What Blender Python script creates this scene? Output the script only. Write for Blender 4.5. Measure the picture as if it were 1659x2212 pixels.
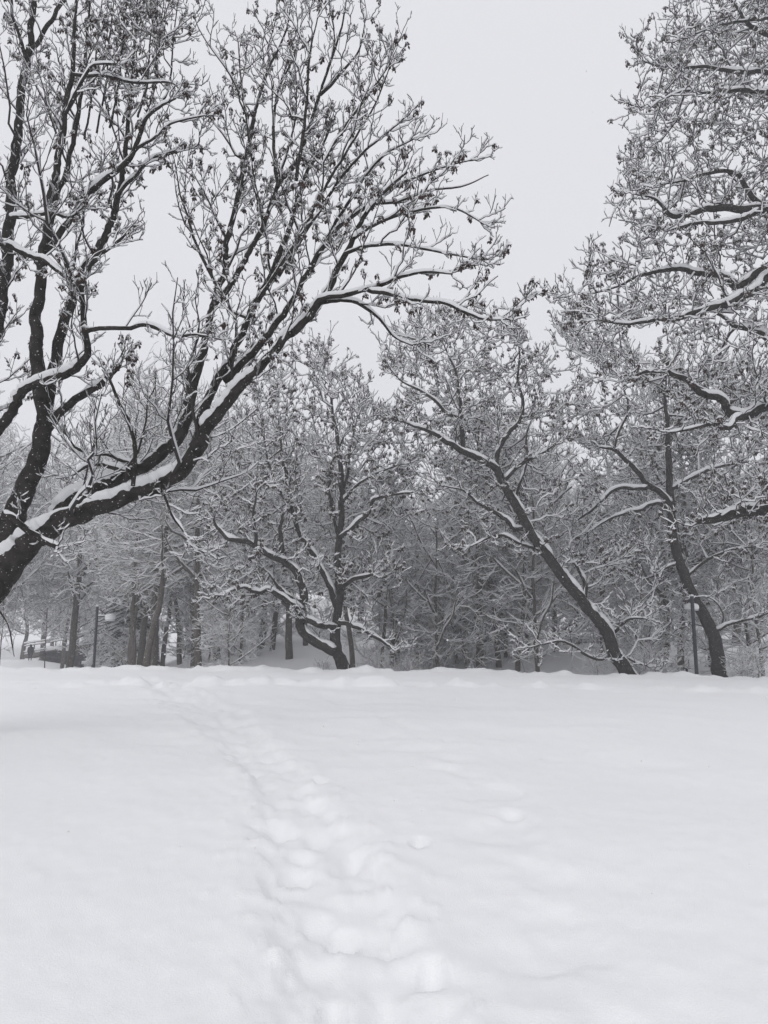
import bpy, math, random
import numpy as np

for o in list(bpy.data.objects):
    bpy.data.objects.remove(o, do_unlink=True)
S = bpy.context.scene
C = S.collection
rng = np.random.default_rng(11)
random.seed(11)
R_ = math.radians

# ------------------------------------------------------------------ camera, sky, sun, exposure
EYE = 1.6
PITCH = R_(9.45)
cam = bpy.data.cameras.new('camera')
cam.sensor_fit = 'VERTICAL'
cam.angle = R_(67.3)
cam.clip_start, cam.clip_end = 0.05, 3000
camo = bpy.data.objects.new('camera', cam)
C.objects.link(camo)
camo.location = (0, 0, EYE)
camo.rotation_euler = (R_(90) + PITCH, 0, 0)
S.camera = camo

SUN_EL, SUN_AZ = R_(32), R_(200)
SKY_LEVEL = 8.1
w = bpy.data.worlds.new('World')
S.world = w
w.use_nodes = True
nt = w.node_tree
for n in list(nt.nodes):
    nt.nodes.remove(n)
sky = nt.nodes.new('ShaderNodeTexSky')
sky.sky_type = 'NISHITA'
sky.sun_disc = False
sky.sun_elevation, sky.sun_rotation = SUN_EL, SUN_AZ
sky.dust_density, sky.air_density, sky.ozone_density = 3.0, 1.0, 1.0
hsv = nt.nodes.new('ShaderNodeHueSaturation')
hsv.inputs['Saturation'].default_value = 0.25
mix = nt.nodes.new('ShaderNodeMix')
mix.data_type = 'RGBA'
mix.inputs['Factor'].default_value = 0.97          # a closed, even cloud cover in front of the clear sky
mix.inputs['B'].default_value = (SKY_LEVEL * 0.985, SKY_LEVEL * 0.99, SKY_LEVEL * 1.035, 1)
bg = nt.nodes.new('ShaderNodeBackground')
bg.inputs['Strength'].default_value = 0.1
wo = nt.nodes.new('ShaderNodeOutputWorld')
nt.links.new(sky.outputs[0], hsv.inputs['Color'])
nt.links.new(hsv.outputs[0], mix.inputs['A'])
nt.links.new(mix.outputs['Result'], bg.inputs['Color'])
nt.links.new(bg.outputs[0], wo.inputs['Surface'])

sun = bpy.data.lights.new('sun', 'SUN')
sun.energy, sun.angle, sun.color = 0.95, R_(60), (1, 0.985, 0.96)
suno = bpy.data.objects.new('sun', sun)
C.objects.link(suno)
suno.rotation_euler = (math.pi / 2 - SUN_EL, 0, math.pi - SUN_AZ)
suno.location = (0, -20, 60)

S.view_settings.view_transform = 'Standard'
S.view_settings.look = 'None'
S.view_settings.exposure = 0.0
S.view_settings.gamma = 1.0
S.view_settings.use_curve_mapping = False
S.render.engine = 'CYCLES'
S.cycles.max_bounces = 14
S.cycles.diffuse_bounces = 12
S.cycles.glossy_bounces = 2
S.cycles.volume_bounces = 1
S.cycles.use_denoising = True
S.cycles.use_adaptive_sampling = True

FV = 1106 / math.tan(R_(67.3) / 2)


def at(x, y, d):
    """The point d metres ahead of the camera that the photograph shows at (x, y) of a 1659 x 2212 grid."""
    a, b = (x - 829.5) / FV, (1106 - y) / FV
    dy = math.cos(PITCH) - b * math.sin(PITCH)
    dz = math.sin(PITCH) + b * math.cos(PITCH)
    return np.array([a / dy * d, d, EYE + dz / dy * d])


# ------------------------------------------------------------------ noise and terrain
def vnoise(x, y, seed=0):
    x = np.asarray(x, float); y = np.asarray(y, float)
    xi = np.floor(x).astype(np.int64); yi = np.floor(y).astype(np.int64)
    xf, yf = x - xi, y - yi

    def h(a, b):
        n = (a * 374761393 + b * 668265263 + seed * 974634541) & 0xffffffff
        n = ((n ^ (n >> 13)) * 1274126177) & 0xffffffff
        return ((n ^ (n >> 16)) & 0xffff) / 65535.0
    u = xf * xf * xf * (xf * (xf * 6 - 15) + 10); v = yf * yf * yf * (yf * (yf * 6 - 15) + 10)
    a = h(xi, yi) * (1 - u) + h(xi + 1, yi) * u
    b = h(xi, yi + 1) * (1 - u) + h(xi + 1, yi + 1) * u
    return (a * (1 - v) + b * v) * 2 - 1


def fbm(x, y, oct=4, seed=0):
    s, a = 0, 1.0
    for k in range(oct):
        s = s + a * vnoise(x * 2 ** k + 17.3 * k, y * 2 ** k - 9.1 * k, seed + k)
        a *= 0.5
    return s


def sst(a, b, x):
    t = np.clip((x - a) / (b - a), 0, 1)
    return t * t * (3 - 2 * t)


CREST_X = np.array([-60, -20, -8, 0, 8, 12, 16.5, 22, 60])
CREST_Z = np.array([1438, 1438, 1440, 1443, 1447, 1450, 1457, 1461, 1465])
CREST_Z = EYE - (CREST_Z - 1382) / FV * 33.0 - 0.09


def gpt(x, y, z=0.1):
    p = at(x, y, 1.0) - np.array([0, 0, EYE])
    k = (z - EYE) / p[2]
    return p[0] * k, k


TRAIL = [gpt(*q) for q in [(810, 2330, 0), (790, 2212, 0), (755, 2060, 0), (700, 1890, 0.02), (640, 1760, .04), (585, 1660, .07), (520, 1585, .13),
                           (455, 1535, .2), (400, 1505, .25), (350, 1478, .3), (300, 1462, .33)]]
SIDE = [gpt(*q) for q in [(1330, 2330, 0), (1230, 2050, 0), (1110, 1800, .04), (1020, 1680, .07), (950, 1610, .1), (870, 1560, .15), (800, 1530, .2),
                          (700, 1490, .28), (560, 1470, .3)]]
PRINTS = [gpt(*q) for q in [(715, 2165, 0), (930, 2095, 0), (740, 2010, 0), (905, 1832, 0), (770, 1850, 0), (610, 1800, 0), (560, 1815, 0),
                            (690, 1700, 0), (870, 2030, 0), (830, 2160, 0), (640, 1890, 0), (1105, 1770, 0)]]


STEPS = []
_r = random.Random(5)
for (ax_, ay_), (bx_, by_) in zip(TRAIL[:-1], TRAIL[1:]):
    L_ = math.hypot(bx_ - ax_, by_ - ay_); a_ = math.atan2(by_ - ay_, bx_ - ax_)
    m_ = max(1, int(L_ / 0.36))
    for k_ in range(m_):
        if ay_ > 24:
            continue
        t_ = (k_ + _r.uniform(.2, .8)) / m_; sd_ = (0.15 if k_ % 2 else -0.15) + _r.uniform(-.06, .06)
        STEPS.append((ax_ + (bx_ - ax_) * t_ - math.sin(a_) * sd_, ay_ + (by_ - ay_) * t_ + math.cos(a_) * sd_, a_ + _r.uniform(-.35, .35), _r.uniform(.03, .08)))


def seg_dist(x, y, pts):
    best = np.full(x.shape, 1e9); along = np.zeros(x.shape); acc = 0.0
    for (ax, ay), (bx, by) in zip(pts[:-1], pts[1:]):
        dx, dy = bx - ax, by - ay
        L2 = dx * dx + dy * dy
        t = np.clip(((x - ax) * dx + (y - ay) * dy) / L2, 0, 1)
        d = np.hypot(x - ax - t * dx, y - ay - t * dy)
        m = d < best
        best = np.where(m, d, best)
        along = np.where(m, acc + t * math.sqrt(L2), along)
        acc += math.sqrt(L2)
    return best, along


def gz(x, y, fine=True):
    x = np.asarray(x, float); y = np.asarray(y, float)
    crest = np.interp(x, CREST_X, CREST_Z)
    z = crest * sst(3, 31, y)
    beyond = sst(34.0, 41, y)
    right = -0.5 + 1.75 * sst(41, 58, y) + 0.12 * np.clip(y - 60, 0, 55) + 0.03 * np.maximum(0, y - 115)
    mound = np.exp(-(((x + 44) / 9) ** 4) - ((y - 86) / 14) ** 2)
    left = -1.7 + 1.25 * mound + 2.0 * sst(100, 150, y) + 0.03 * np.maximum(0, y - 110)
    wl = sst(-24, -6, x + 0.15 * (y - 60))
    far = left * (1 - wl) + right * wl
    z = z * (1 - beyond) + far * beyond
    z = z + 0.05 * fbm(x / 3.1, y / 3.1, 3, 5) * (0.5 + 0.5 * sst(4, 12, y)) + 0.25 * fbm(x / 14., y / 14., 2, 9) * sst(40, 60, y) + 0.07 * fbm(x / 2.3, y / 5., 2, 19) * np.exp(-((y - 32.5) / 2.5) ** 2)
    if fine:
        n1 = fbm(x / 0.55, y / 0.55, 4, 21)
        n2 = fbm(x / 0.75, y / 0.6, 4, 33)
        # the banks of the two trodden paths that cross the lawn
        for yc, wd, hh, dip in ((23.2 - 0.02 * x, 0.55, 0.19, 0.07), (32.2, 1.1, 0.15, 0.06)):
            e = np.exp(-((y - yc) / wd) ** 2)
            z = z + e * (hh * (0.2 + 0.9 * np.maximum(0, n2 + 0.35 + 0.5 * fbm(x / 3.7, y / 9., 2, 44))))
            z = z - dip * np.exp(-((y - yc - 2.2 * wd) / (wd * 1.1)) ** 2)
        near = (y > 0.5) & (y < 34) & (np.abs(x) < 20)
        d, s = seg_dist(x, y, TRAIL)
        n3 = fbm(x / 0.21, y / 0.24, 4, 61)
        wide = 0.33 + 0.10 * (1 - sst(4.5, 8, y)) + 0.22 * sst(9, 15, y)
        q = d + (0.09 + 0.10 * sst(9, 15, y)) * n1 + 0.05 * n3
        inside = 1 - sst(wide - 0.12, wide + 0.03, q)
        zt = -0.062 * inside + 0.03 * np.exp(-((q - wide - 0.16) / 0.12) ** 2) * (0.6 + 0.6 * n1)
        zt = zt + inside * (0.028 * np.maximum(n3, -0.6))
        crumb = np.maximum(0, fbm(x / 0.11, y / 0.13, 3, 91) - 0.35) * np.exp(-((q - wide) / 0.3) ** 2)
        zt = zt + 0.06 * crumb
        for px, py, ang, dep in STEPS:
            c_, s_ = math.cos(ang), math.sin(ang)
            u_ = (x - px) * c_ + (y - py) * s_; v_ = -(x - px) * s_ + (y - py) * c_
            e = (u_ / 0.17) ** 2 + (v_ / 0.085) ** 2 + 0.45 * n3
            zt = zt - dep * np.exp(-np.maximum(e, 0) ** 1.6)
        d2, s2 = seg_dist(x, y, SIDE)
        zt = zt - 0.045 * (1 - sst(0.05, 0.4, d2 + 0.2 * n2)) * sst(-0.1, 0.5, n1 + 0.2) + 0.02 * n2 * np.exp(-(d2 / 0.8) ** 2)
        zone = np.exp(-((d / 2.0) ** 2)) * sst(8, 14, y)
        zt = zt + 0.045 * n2 * zone + 0.028 * fbm(x / 1.3, y / 0.9, 3, 71) * np.exp(-((x + 0.5) / 7) ** 2) * sst(7, 12, y)
        for k, (px, py) in enumerate(PRINTS):
            rr = (0.062 if k < 4 else 0.085) + 0.015 * (k % 3)
            e = ((x - px) / rr) ** 2 + ((y - py) / (rr * 1.5)) ** 2
            zt = zt - (0.24 if k < 4 else 0.09) * np.exp(-(e + 0.5 * n1) ** 2)
        z = z + np.where(near, zt * 0.74, 0)
        z = z + 0.006 * fbm(x / 0.16, y / 0.16, 3, 55)
    return z


def g(x, y):
    return float(gz(np.array([x]), np.array([y]), False)[0])


# ------------------------------------------------------------------ materials
def mat(name, base, rough=0.8, bump=0.0, bscale=30.0, var=0.0, vscale=6.0, spec=0.2, speck=None):
    m = bpy.data.materials.new(name)
    m.use_nodes = True
    t = m.node_tree
    b = t.nodes['Principled BSDF']
    b.inputs['Roughness'].default_value = rough
    b.inputs['Specular IOR Level'].default_value = spec
    tc = t.nodes.new('ShaderNodeTexCoord')
    col = None
    if var:
        n = t.nodes.new('ShaderNodeTexNoise'); n.inputs['Scale'].default_value = vscale; n.inputs['Detail'].default_value = 4
        t.links.new(tc.outputs['Object'], n.inputs['Vector'])
        r = t.nodes.new('ShaderNodeValToRGB')
        r.color_ramp.elements[0].position, r.color_ramp.elements[1].position = 0.3, 0.7
        r.color_ramp.elements[0].color = tuple(c * (1 - var) for c in base) + (1,)
        r.color_ramp.elements[1].color = tuple(min(1, c * (1 + var)) for c in base) + (1,)
        t.links.new(n.outputs['Fac'], r.inputs['Fac'])
        col = r.outputs['Color']
    if speck:
        n = t.nodes.new('ShaderNodeTexNoise'); n.inputs['Scale'].default_value = speck[0]; n.inputs['Detail'].default_value = 2
        t.links.new(tc.outputs['Object'], n.inputs['Vector'])
        r = t.nodes.new('ShaderNodeValToRGB')
        r.color_ramp.elements[0].position, r.color_ramp.elements[1].position = speck[1], speck[1] + 0.04
        t.links.new(n.outputs['Fac'], r.inputs['Fac'])
        mx = t.nodes.new('ShaderNodeMix'); mx.data_type = 'RGBA'
        t.links.new(r.outputs['Color'], mx.inputs['Factor'])
        if col is not None:
            t.links.new(col, mx.inputs['A'])
        else:
            mx.inputs['A'].default_value = tuple(base) + (1,)
        mx.inputs['B'].default_value = (0.75, 0.76, 0.78, 1)
        col = mx.outputs['Result']
    if col is not None:
        t.links.new(col, b.inputs['Base Color'])
    else:
        b.inputs['Base Color'].default_value = tuple(base) + (1,)
    if bump:
        n = t.nodes.new('ShaderNodeTexNoise'); n.inputs['Scale'].default_value = bscale; n.inputs['Detail'].default_value = 5
        t.links.new(tc.outputs['Object'], n.inputs['Vector'])
        bp = t.nodes.new('ShaderNodeBump'); bp.inputs['Strength'].default_value = bump; bp.inputs['Distance'].default_value = 0.02
        t.links.new(n.outputs['Fac'], bp.inputs['Height'])
        t.links.new(bp.outputs['Normal'], b.inputs['Normal'])
    return m


M = dict(
    snow=mat('lawn_snow', (0.89, 0.895, 0.905), 0.6, 0.3, 105, 0.012, 9, 0.3),
    tsnow=mat('branch_snow', (0.88, 0.885, 0.90), 0.7, spec=0.1),
    bark=mat('wet_dark_bark', (0.027, 0.024, 0.022), 0.9, 1.0, 18, 0.5, 7, 0.06, speck=(34, 0.69)),
    greytwig=mat('grey_twig_bark', (0.12, 0.11, 0.10), 0.9, spec=0.1),
    twig=mat('twig_bark', (0.035, 0.031, 0.030), 0.9, spec=0.1),
    greybark=mat('grey_brown_bark', (0.085, 0.075, 0.066), 0.9, 0.6, 22, 0.35, 7, 0.1, speck=(20, 0.68)),
    key=mat('dry_maple_keys', (0.052, 0.034, 0.030), 0.9, var=0.4, vscale=40, spec=0.1),
    leaf=mat('dry_brown_leaf', (0.16, 0.09, 0.045), 0.8, var=0.3, vscale=30),
    steel=mat('dark_painted_steel', (0.012, 0.014, 0.022), 0.45, spec=0.4, var=0.2, vscale=20, speck=(28, 0.72)),
    shade=mat('frosted_lamp_shade', (0.52, 0.54, 0.56), 0.4, spec=0.4, var=0.05),
    coat=mat('charcoal_coat', (0.030, 0.030, 0.034), 0.9, var=0.3, vscale=12),
    trousers=mat('black_trousers', (0.012, 0.012, 0.016), 0.9, var=0.2),
    skin=mat('skin', (0.42, 0.28, 0.22), 0.6, var=0.05),
    wood=mat('weathered_rail_wood', (0.12, 0.11, 0.10), 0.85, var=0.3, vscale=14),
    stone=mat('dark_wet_stone', (0.035, 0.035, 0.036), 0.8, 0.7, 6, 0.4, 3),
    board=mat('pale_notice_board', (0.55, 0.56, 0.56), 0.5, var=0.05),
    brick=mat('red_brick', (0.15, 0.065, 0.05), 0.9, 0.3, 20, 0.3, 5),
    darkwall=mat('dark_timber_wall', (0.035, 0.032, 0.032), 0.9, var=0.3, vscale=4),
    glass=mat('window_glass', (0.03, 0.035, 0.04), 0.15, spec=0.5, var=0.1),
    trim=mat('white_window_frame', (0.6, 0.6, 0.6), 0.5, var=0.05),
    concrete=mat('grey_concrete', (0.16, 0.16, 0.165), 0.9, 0.3, 20, 0.25, 6),
    copper=mat('grey_spire_metal', (0.18, 0.20, 0.20), 0.6, var=0.2),
    conifer=mat('dark_needles', (0.028, 0.034, 0.026), 0.9, var=0.4, vscale=3, spec=0.05),
)


# thin snow on twigs lets part of the light through
_t = M['tsnow'].node_tree
_pb = _t.nodes['Principled BSDF']
_tr = _t.nodes.new('ShaderNodeBsdfTranslucent'); _tr.inputs['Color'].default_value = (0.88, 0.89, 0.91, 1)
_mx = _t.nodes.new('ShaderNodeMixShader'); _mx.inputs[0].default_value = 0.32
_t.links.new(_pb.outputs[0], _mx.inputs[1]); _t.links.new(_tr.outputs[0], _mx.inputs[2])
_t.links.new(_mx.outputs[0], _t.nodes['Material Output'].inputs['Surface'])


# ------------------------------------------------------------------ mesh helpers
class Buf:
    def __init__(self):
        self.v, self.q, self.n = [], [], 0

    def grid(self, G, closed=False, capend=False):
        """G: K x N x S x 3 rings -> quads along N and round S."""
        K, N, Sd = G.shape[:3]
        base = self.n + np.arange(K)[:, None, None] * (N * Sd)
        i = np.arange(N - 1)[None, :, None] * Sd
        sN = Sd if closed else Sd - 1
        j = np.arange(sN)[None, None, :]
        j2 = (j + 1) % Sd
        a = base + i + j; b = base + i + j2; c = base + i + Sd + j2; d = base + i + Sd + j
        self.q.append(np.stack([a, b, c, d], -1).reshape(-1, 4))
        self.v.append(G.reshape(-1, 3))
        self.n += K * N * Sd

    def raw(self, V, Q):
        """V: vertices, Q: quads (a triangle repeats its last index)."""
        V = np.asarray(V, float).reshape(-1, 3); Q = np.asarray(Q, int).reshape(-1, 4)
        self.q.append(Q + self.n); self.v.append(V); self.n += len(V)

    def box(self, c, s, rot=None):
        c = np.asarray(c, float); h = np.asarray(s, float) / 2
        k = np.array([[x, y, z] for x in (-1, 1) for y in (-1, 1) for z in (-1, 1)]) * h
        if rot is not None:
            ca, sa = math.cos(rot), math.sin(rot)
            k = np.stack([k[:, 0] * ca - k[:, 1] * sa, k[:, 0] * sa + k[:, 1] * ca, k[:, 2]], -1)
        self.raw(k + c, [(0, 1, 3, 2), (4, 6, 7, 5), (0, 4, 5, 1), (2, 3, 7, 6), (0, 2, 6, 4), (1, 5, 7, 3)])

    def bar(self, a, b, r, sides=8):
        P = np.array([[a, (np.array(a) + np.array(b)) / 2, b]], float)
        self.grid(ring(P, np.full((1, 3), r), sides), True)
        for e, s in ((0, 1), (2, -1)):
            Rg = ring(P, np.full((1, 3), r), sides)[0, e]
            V = np.vstack([Rg, P[0, e]]); n = len(Rg)
            self.raw(V, [((i + 1) % n, i, n, n) if s > 0 else (i, (i + 1) % n, n, n) for i in range(n)])

    def lathe(self, prof, c, seg=20):
        a = np.linspace(0, 2 * math.pi, seg, endpoint=False)
        prof = np.asarray(prof, float)
        G = np.stack([prof[:, None, 0] * np.cos(a), prof[:, None, 0] * np.sin(a), np.repeat(prof[:, 1:2], seg, 1)], -1) + np.asarray(c)
        self.grid(G[None], True)

    def build(self, name, material, parent=None, smooth=True, kind=None):
        me = bpy.data.meshes.new(name)
        V = np.concatenate(self.v) if self.v else np.zeros((0, 3))
        Q = np.concatenate(self.q) if self.q else np.zeros((0, 4), int)
        tri = Q[:, 2] == Q[:, 3]
        quads, tris = Q[~tri], Q[tri][:, :3]
        loops = np.concatenate([quads.ravel(), tris.ravel()]).astype(np.int32)
        nq, n3 = len(quads), len(tris)
        me.vertices.add(len(V)); me.vertices.foreach_set('co', V.astype(np.float32).ravel())
        me.loops.add(len(loops)); me.loops.foreach_set('vertex_index', loops)
        me.polygons.add(nq + n3)
        st = np.concatenate([np.arange(nq) * 4, nq * 4 + np.arange(n3) * 3]).astype(np.int32)
        me.polygons.foreach_set('loop_start', st)
        if smooth:
            me.polygons.foreach_set('use_smooth', np.ones(nq + n3, bool))
        me.update(calc_edges=True)
        me.materials.append(material)
        o = bpy.data.objects.new(name, me)
        C.objects.link(o)
        if parent is not None:
            o.parent = parent
            if parent.type == 'EMPTY' and 'w0' in parent:
                pass
        if kind:
            o['kind'] = kind
        global TRIS
        TRIS += nq * 2 + n3
        return o


TRIS = 0


def nrm(a):
    return a / np.maximum(np.linalg.norm(a, axis=-1, keepdims=True), 1e-9)


def tangents(P):
    return nrm(np.gradient(P, axis=1))


def upframe(T):
    z = np.array([0, 0, 1.0])
    u = z - T * T[..., 2:3]
    ln = np.linalg.norm(u, axis=-1, keepdims=True)
    alt = np.cross(T, np.array([0.3, 0.95, 0.0]))
    u = np.where(ln > 0.12, u / np.maximum(ln, 1e-6), nrm(alt))
    return u, np.cross(T, u)


def ring(P, R, sides, rough=0.0):
    T = tangents(P)
    u = upframe(T[:, :1])[0][:, 0]
    U = np.zeros_like(P); U[:, 0] = u
    for k in range(1, P.shape[1]):                      # parallel transport: no twist
        u = U[:, k - 1] - T[:, k] * (U[:, k - 1] * T[:, k]).sum(-1, keepdims=True)
        U[:, k] = nrm(u)
    Sd = np.cross(T, U)
    a = np.linspace(0, 2 * math.pi, sides, endpoint=False)
    RR = R[..., None]
    if rough:
        K, N = R.shape
        wv = rng.normal(size=(K, N, sides)); wv = (wv + np.roll(wv, 1, 1) + np.roll(wv, -1, 1) + np.roll(wv, 1, 2)) / 4
        RR = RR * (1 + rough * wv + rough * 1.0 * np.sin(a * 3 + np.cumsum(rng.normal(0, 0.12, (K, N)), 1)[..., None]))
    return P[:, :, None] + RR[..., None] * (np.cos(a)[:, None] * U[:, :, None] + np.sin(a)[:, None] * Sd[:, :, None])


def keel(P, R):
    """The bark of a thin twig below its snow: two faces meeting along the underside."""
    T = tangents(P)
    U, Sd = upframe(T)
    r = R[..., None]
    return np.stack([P - Sd * r + U * r * .45, P - U * r, P + Sd * r + U * r * .45], 2)


def snow_strip(P, R, w0, h0, npt=3, patch=0.0, hmax=0.13, steep=0.22):
    """Snow lying along the upper side of each branch: thick where it runs level, none where it stands upright."""
    K, N = R.shape
    T = tangents(P)
    U, Sd = upframe(T)
    hz = np.hypot(T[..., 0], T[..., 1])
    lump = 1 + 0.28 * rng.normal(size=(K, N))
    amt = sst(steep, 0.72, hz) * np.clip(lump, 0.45, 1.6)
    if patch:
        p = np.cumsum(rng.normal(0, 0.5, (K, N)), 1); p = np.sin(p * 1.7)
        amt = amt * np.clip(1 - patch * (0.5 + 0.7 * p), 0.0, 1.3)
    endf = np.ones(N); endf[-1] = 0.35; endf[0] = 0.75
    amt = amt * endf
    h = np.minimum(h0 + 0.75 * R, hmax) * amt
    if npt == 3:
        wd = (np.maximum(R * 1.05, w0) * np.clip(amt, 0.05, 1.15))[..., None]
        L = P - Sd * wd + U * (R * 0.25)[..., None]
        Tp = P + U * (R * 0.9 + h)[..., None]
        Rt = P + Sd * wd + U * (R * 0.25)[..., None]
        return np.stack([L, Tp, Rt], 2)
    Rw = np.maximum(R, w0)
    j = np.linspace(-1, 1, npt)
    A = 1.25 * np.clip(amt, 0, 1) ** 0.7
    Al = A * (1 + 0.16 * rng.normal(size=(K, N))); Ar = A * (1 + 0.16 * rng.normal(size=(K, N)))
    th = np.where(j[None, None] < 0, j * Al[..., None], j * Ar[..., None])
    th = np.clip(th, -1.7, 1.7)
    e = np.sqrt(np.maximum(0, 1 - np.abs(j) ** 2.6))
    rad = Rw[..., None] * (0.93 + 0.07 * e) + h[..., None] * e * (1 + 0.1 * rng.normal(size=(K, N, npt)))
    return P[:, :, None] + rad[..., None] * (np.cos(th)[..., None] * U[:, :, None] + np.sin(th)[..., None] * Sd[:, :, None])


def limb_snow(P, R, h0, hmax, steep, patch, step, ang=1.2):
    """Snow on a limb: a ragged-edged ridge along its upper side."""
    L = np.linalg.norm(np.diff(P, axis=0), axis=1).sum()
    n = max(6, int(L / step))
    P, R = resample(P, R, n)
    T = nrm(np.gradient(P, axis=0))
    U, Sd = upframe(T)
    s = np.linspace(0, L, n); o = rng.uniform(0, 90)
    z0 = np.zeros(n)
    n1 = fbm(s / 0.55 + o, z0, 2, 1); n2 = fbm(s / (3.2 * step) + o, z0 + 5, 2, 2); n3 = fbm(s / (3.2 * step) + o, z0 + 9, 2, 3)
    hz = np.hypot(T[:, 0], T[:, 1])
    amt = sst(steep, 0.72, hz) * (1 + 0.28 * n1)
    if patch:
        amt = amt * np.clip(1 - patch + patch * 2.2 * (fbm(s / 0.8 + o, z0 + 3, 2, 4) + 0.25), 0, 1.2)
    amt = amt * np.minimum(1, np.minimum(s / (3 * step) + 0.3, (L - s) / (3 * step) + 0.15))
    h = np.minimum(h0 + 0.7 * R, hmax) * np.clip(amt, 0, 1.5)
    npt = 11
    j = np.linspace(-1, 1, npt)
    A = ang * np.clip(amt, 0, 1) ** 0.8
    Al = A * (1 + 0.30 * n2 + 0.06 * rng.normal(size=n)); Ar = A * (1 + 0.30 * n3 + 0.06 * rng.normal(size=n))
    th = np.clip(np.where(j[None] < 0, j * Al[:, None], j * Ar[:, None]), -1.75, 1.75)
    e = np.sqrt(np.maximum(0, 1 - np.abs(j) ** 2.4))
    nz = 1 + 0.10 * fbm(s[:, None] / (2 * step) + o, j[None] * 2.0 + 0 * s[:, None], 2, 7)
    rad = R[:, None] * (0.95 + 0.05 * e) + h[:, None] * e * nz
    G = P[:, None] + rad[..., None] * (np.cos(th)[..., None] * U[:, None] + np.sin(th)[..., None] * Sd[:, None])
    return G[None]


def resample(P, R, n):
    P = np.asarray(P, float); R = np.asarray(R, float)
    d = np.r_[0, np.cumsum(np.linalg.norm(np.diff(P, axis=0), axis=1))]
    t = np.linspace(0, d[-1], n)
    return np.stack([np.interp(t, d, P[:, k]) for k in range(3)], -1), np.interp(t, d, R)


def smooth_curve(P, R, step, wob=0.0):
    """Catmull-Rom through the points, then a slight crook."""
    P = np.asarray(P, float); R = np.asarray(R, float)
    Q = np.vstack([2 * P[0] - P[1], P, 2 * P[-1] - P[-2]])
    out, rad = [], []
    for i in range(1, len(Q) - 2):
        m = 8
        for t in np.linspace(0, 1, m, endpoint=False):
            a, b, c, d = Q[i - 1], Q[i], Q[i + 1], Q[i + 2]
            out.append(0.5 * (2 * b + (c - a) * t + (2 * a - 5 * b + 4 * c - d) * t * t + (3 * b - a - 3 * c + d) * t ** 3))
            rad.append(R[i - 1] * (1 - t) + R[i] * t)
    out.append(P[-1]); rad.append(R[-1])
    L = np.linalg.norm(np.diff(np.array(out), axis=0), axis=1).sum()
    n = max(4, int(L / step) + 1)
    P2, R2 = resample(out, rad, n)
    if wob:
        k = rng.normal(0, 1, (n, 3)); k = (k + np.roll(k, 1, 0) + np.roll(k, -1, 0)) / 3
        k[0] = 0; k[-1] = 0
        P2 = P2 + k * wob * np.minimum(R2, 0.07)[:, None]
    return P2, R2


def in_poly(x, y, poly):
    c = np.zeros(len(x), bool); n = len(poly)
    for i in range(n):
        x1, y1 = poly[i]; x2, y2 = poly[(i + 1) % n]
        m = (y1 > y) != (y2 > y)
        with np.errstate(divide='ignore', invalid='ignore'):
            xi = (x2 - x1) * (y - y1) / (y2 - y1) + x1
        c ^= m & (x < xi)
    return c


def poly_points(poly, n, dmin, dmax):
    """Points through the volume of a crown whose outline is poly, between two distances."""
    poly = np.array(poly, float)
    lo, hi = poly.min(0), poly.max(0)
    xs, ys = [], []
    while sum(map(len, xs)) < n:
        x = rng.uniform(lo[0], hi[0], n * 3); y = rng.uniform(lo[1], hi[1], n * 3)
        m = in_poly(x, y, poly)
        xs.append(x[m]); ys.append(y[m])
    x, y = np.concatenate(xs)[:n], np.concatenate(ys)[:n]
    dm, dh = (dmin + dmax) / 2, (dmax - dmin) / 2
    d = dm + dh * (rng.uniform(-1, 1, n))
    return np.array([at(a, b, c) for a, b, c in zip(x, y, d)])


def colonise(nodes, attr, D, kill, infl, iters=90, up=0.12, jit=0.12, inertia=0.75):
    """Space colonisation: grows a branch skeleton from nodes into the attraction points."""
    nodes = list(nodes); N0 = len(nodes)
    parent = [-1] * N0
    A = attr.copy()
    nd = np.full(len(A), 1e9); ni = np.zeros(len(A), int)

    def upd(start):
        nonlocal nd, ni
        X = np.array(nodes[start:])
        for k in range(0, len(X), 400):
            Y = X[k:k + 400]
            d2 = (A * A).sum(1)[:, None] + (Y * Y).sum(1)[None] - 2 * A @ Y.T
            j = d2.argmin(1); dm = np.sqrt(np.maximum(d2[np.arange(len(A)), j], 0))
            m = dm < nd
            nd[m] = dm[m]; ni[m] = start + k + j[m]
    upd(0)
    grown = {}
    for it in range(iters):
        if len(A) == 0:
            break
        act = nd < (infl if it > 6 else infl * 3)
        if not act.any():
            break
        idx = ni[act]
        v = nrm(A[act] - np.array(nodes)[idx])
        un, inv = np.unique(idx, return_inverse=True)
        sm = np.zeros((len(un), 3)); np.add.at(sm, inv, v)
        X = np.array(nodes); pr = np.array([parent[i] for i in un])
        fw = np.where((pr >= N0 - 0)[:, None] | (pr >= 0)[:, None], X[un] - X[pr], 0) / D
        sm = nrm(nrm(sm) + inertia * fw + rng.normal(0, jit, sm.shape) + np.array([0, 0, up]))
        start = len(nodes)
        for i, q in zip(un, sm):
            c = grown.get(i, 0)
            if c >= 4:
                continue
            grown[i] = c + 1
            nodes.append(nodes[i] + q * D); parent.append(int(i))
        if len(nodes) == start:
            break
        upd(start)
        keep = nd > kill
        A = A[keep]; nd = nd[keep]; ni = ni[keep]
    return np.array(nodes), np.array(parent), N0


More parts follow.
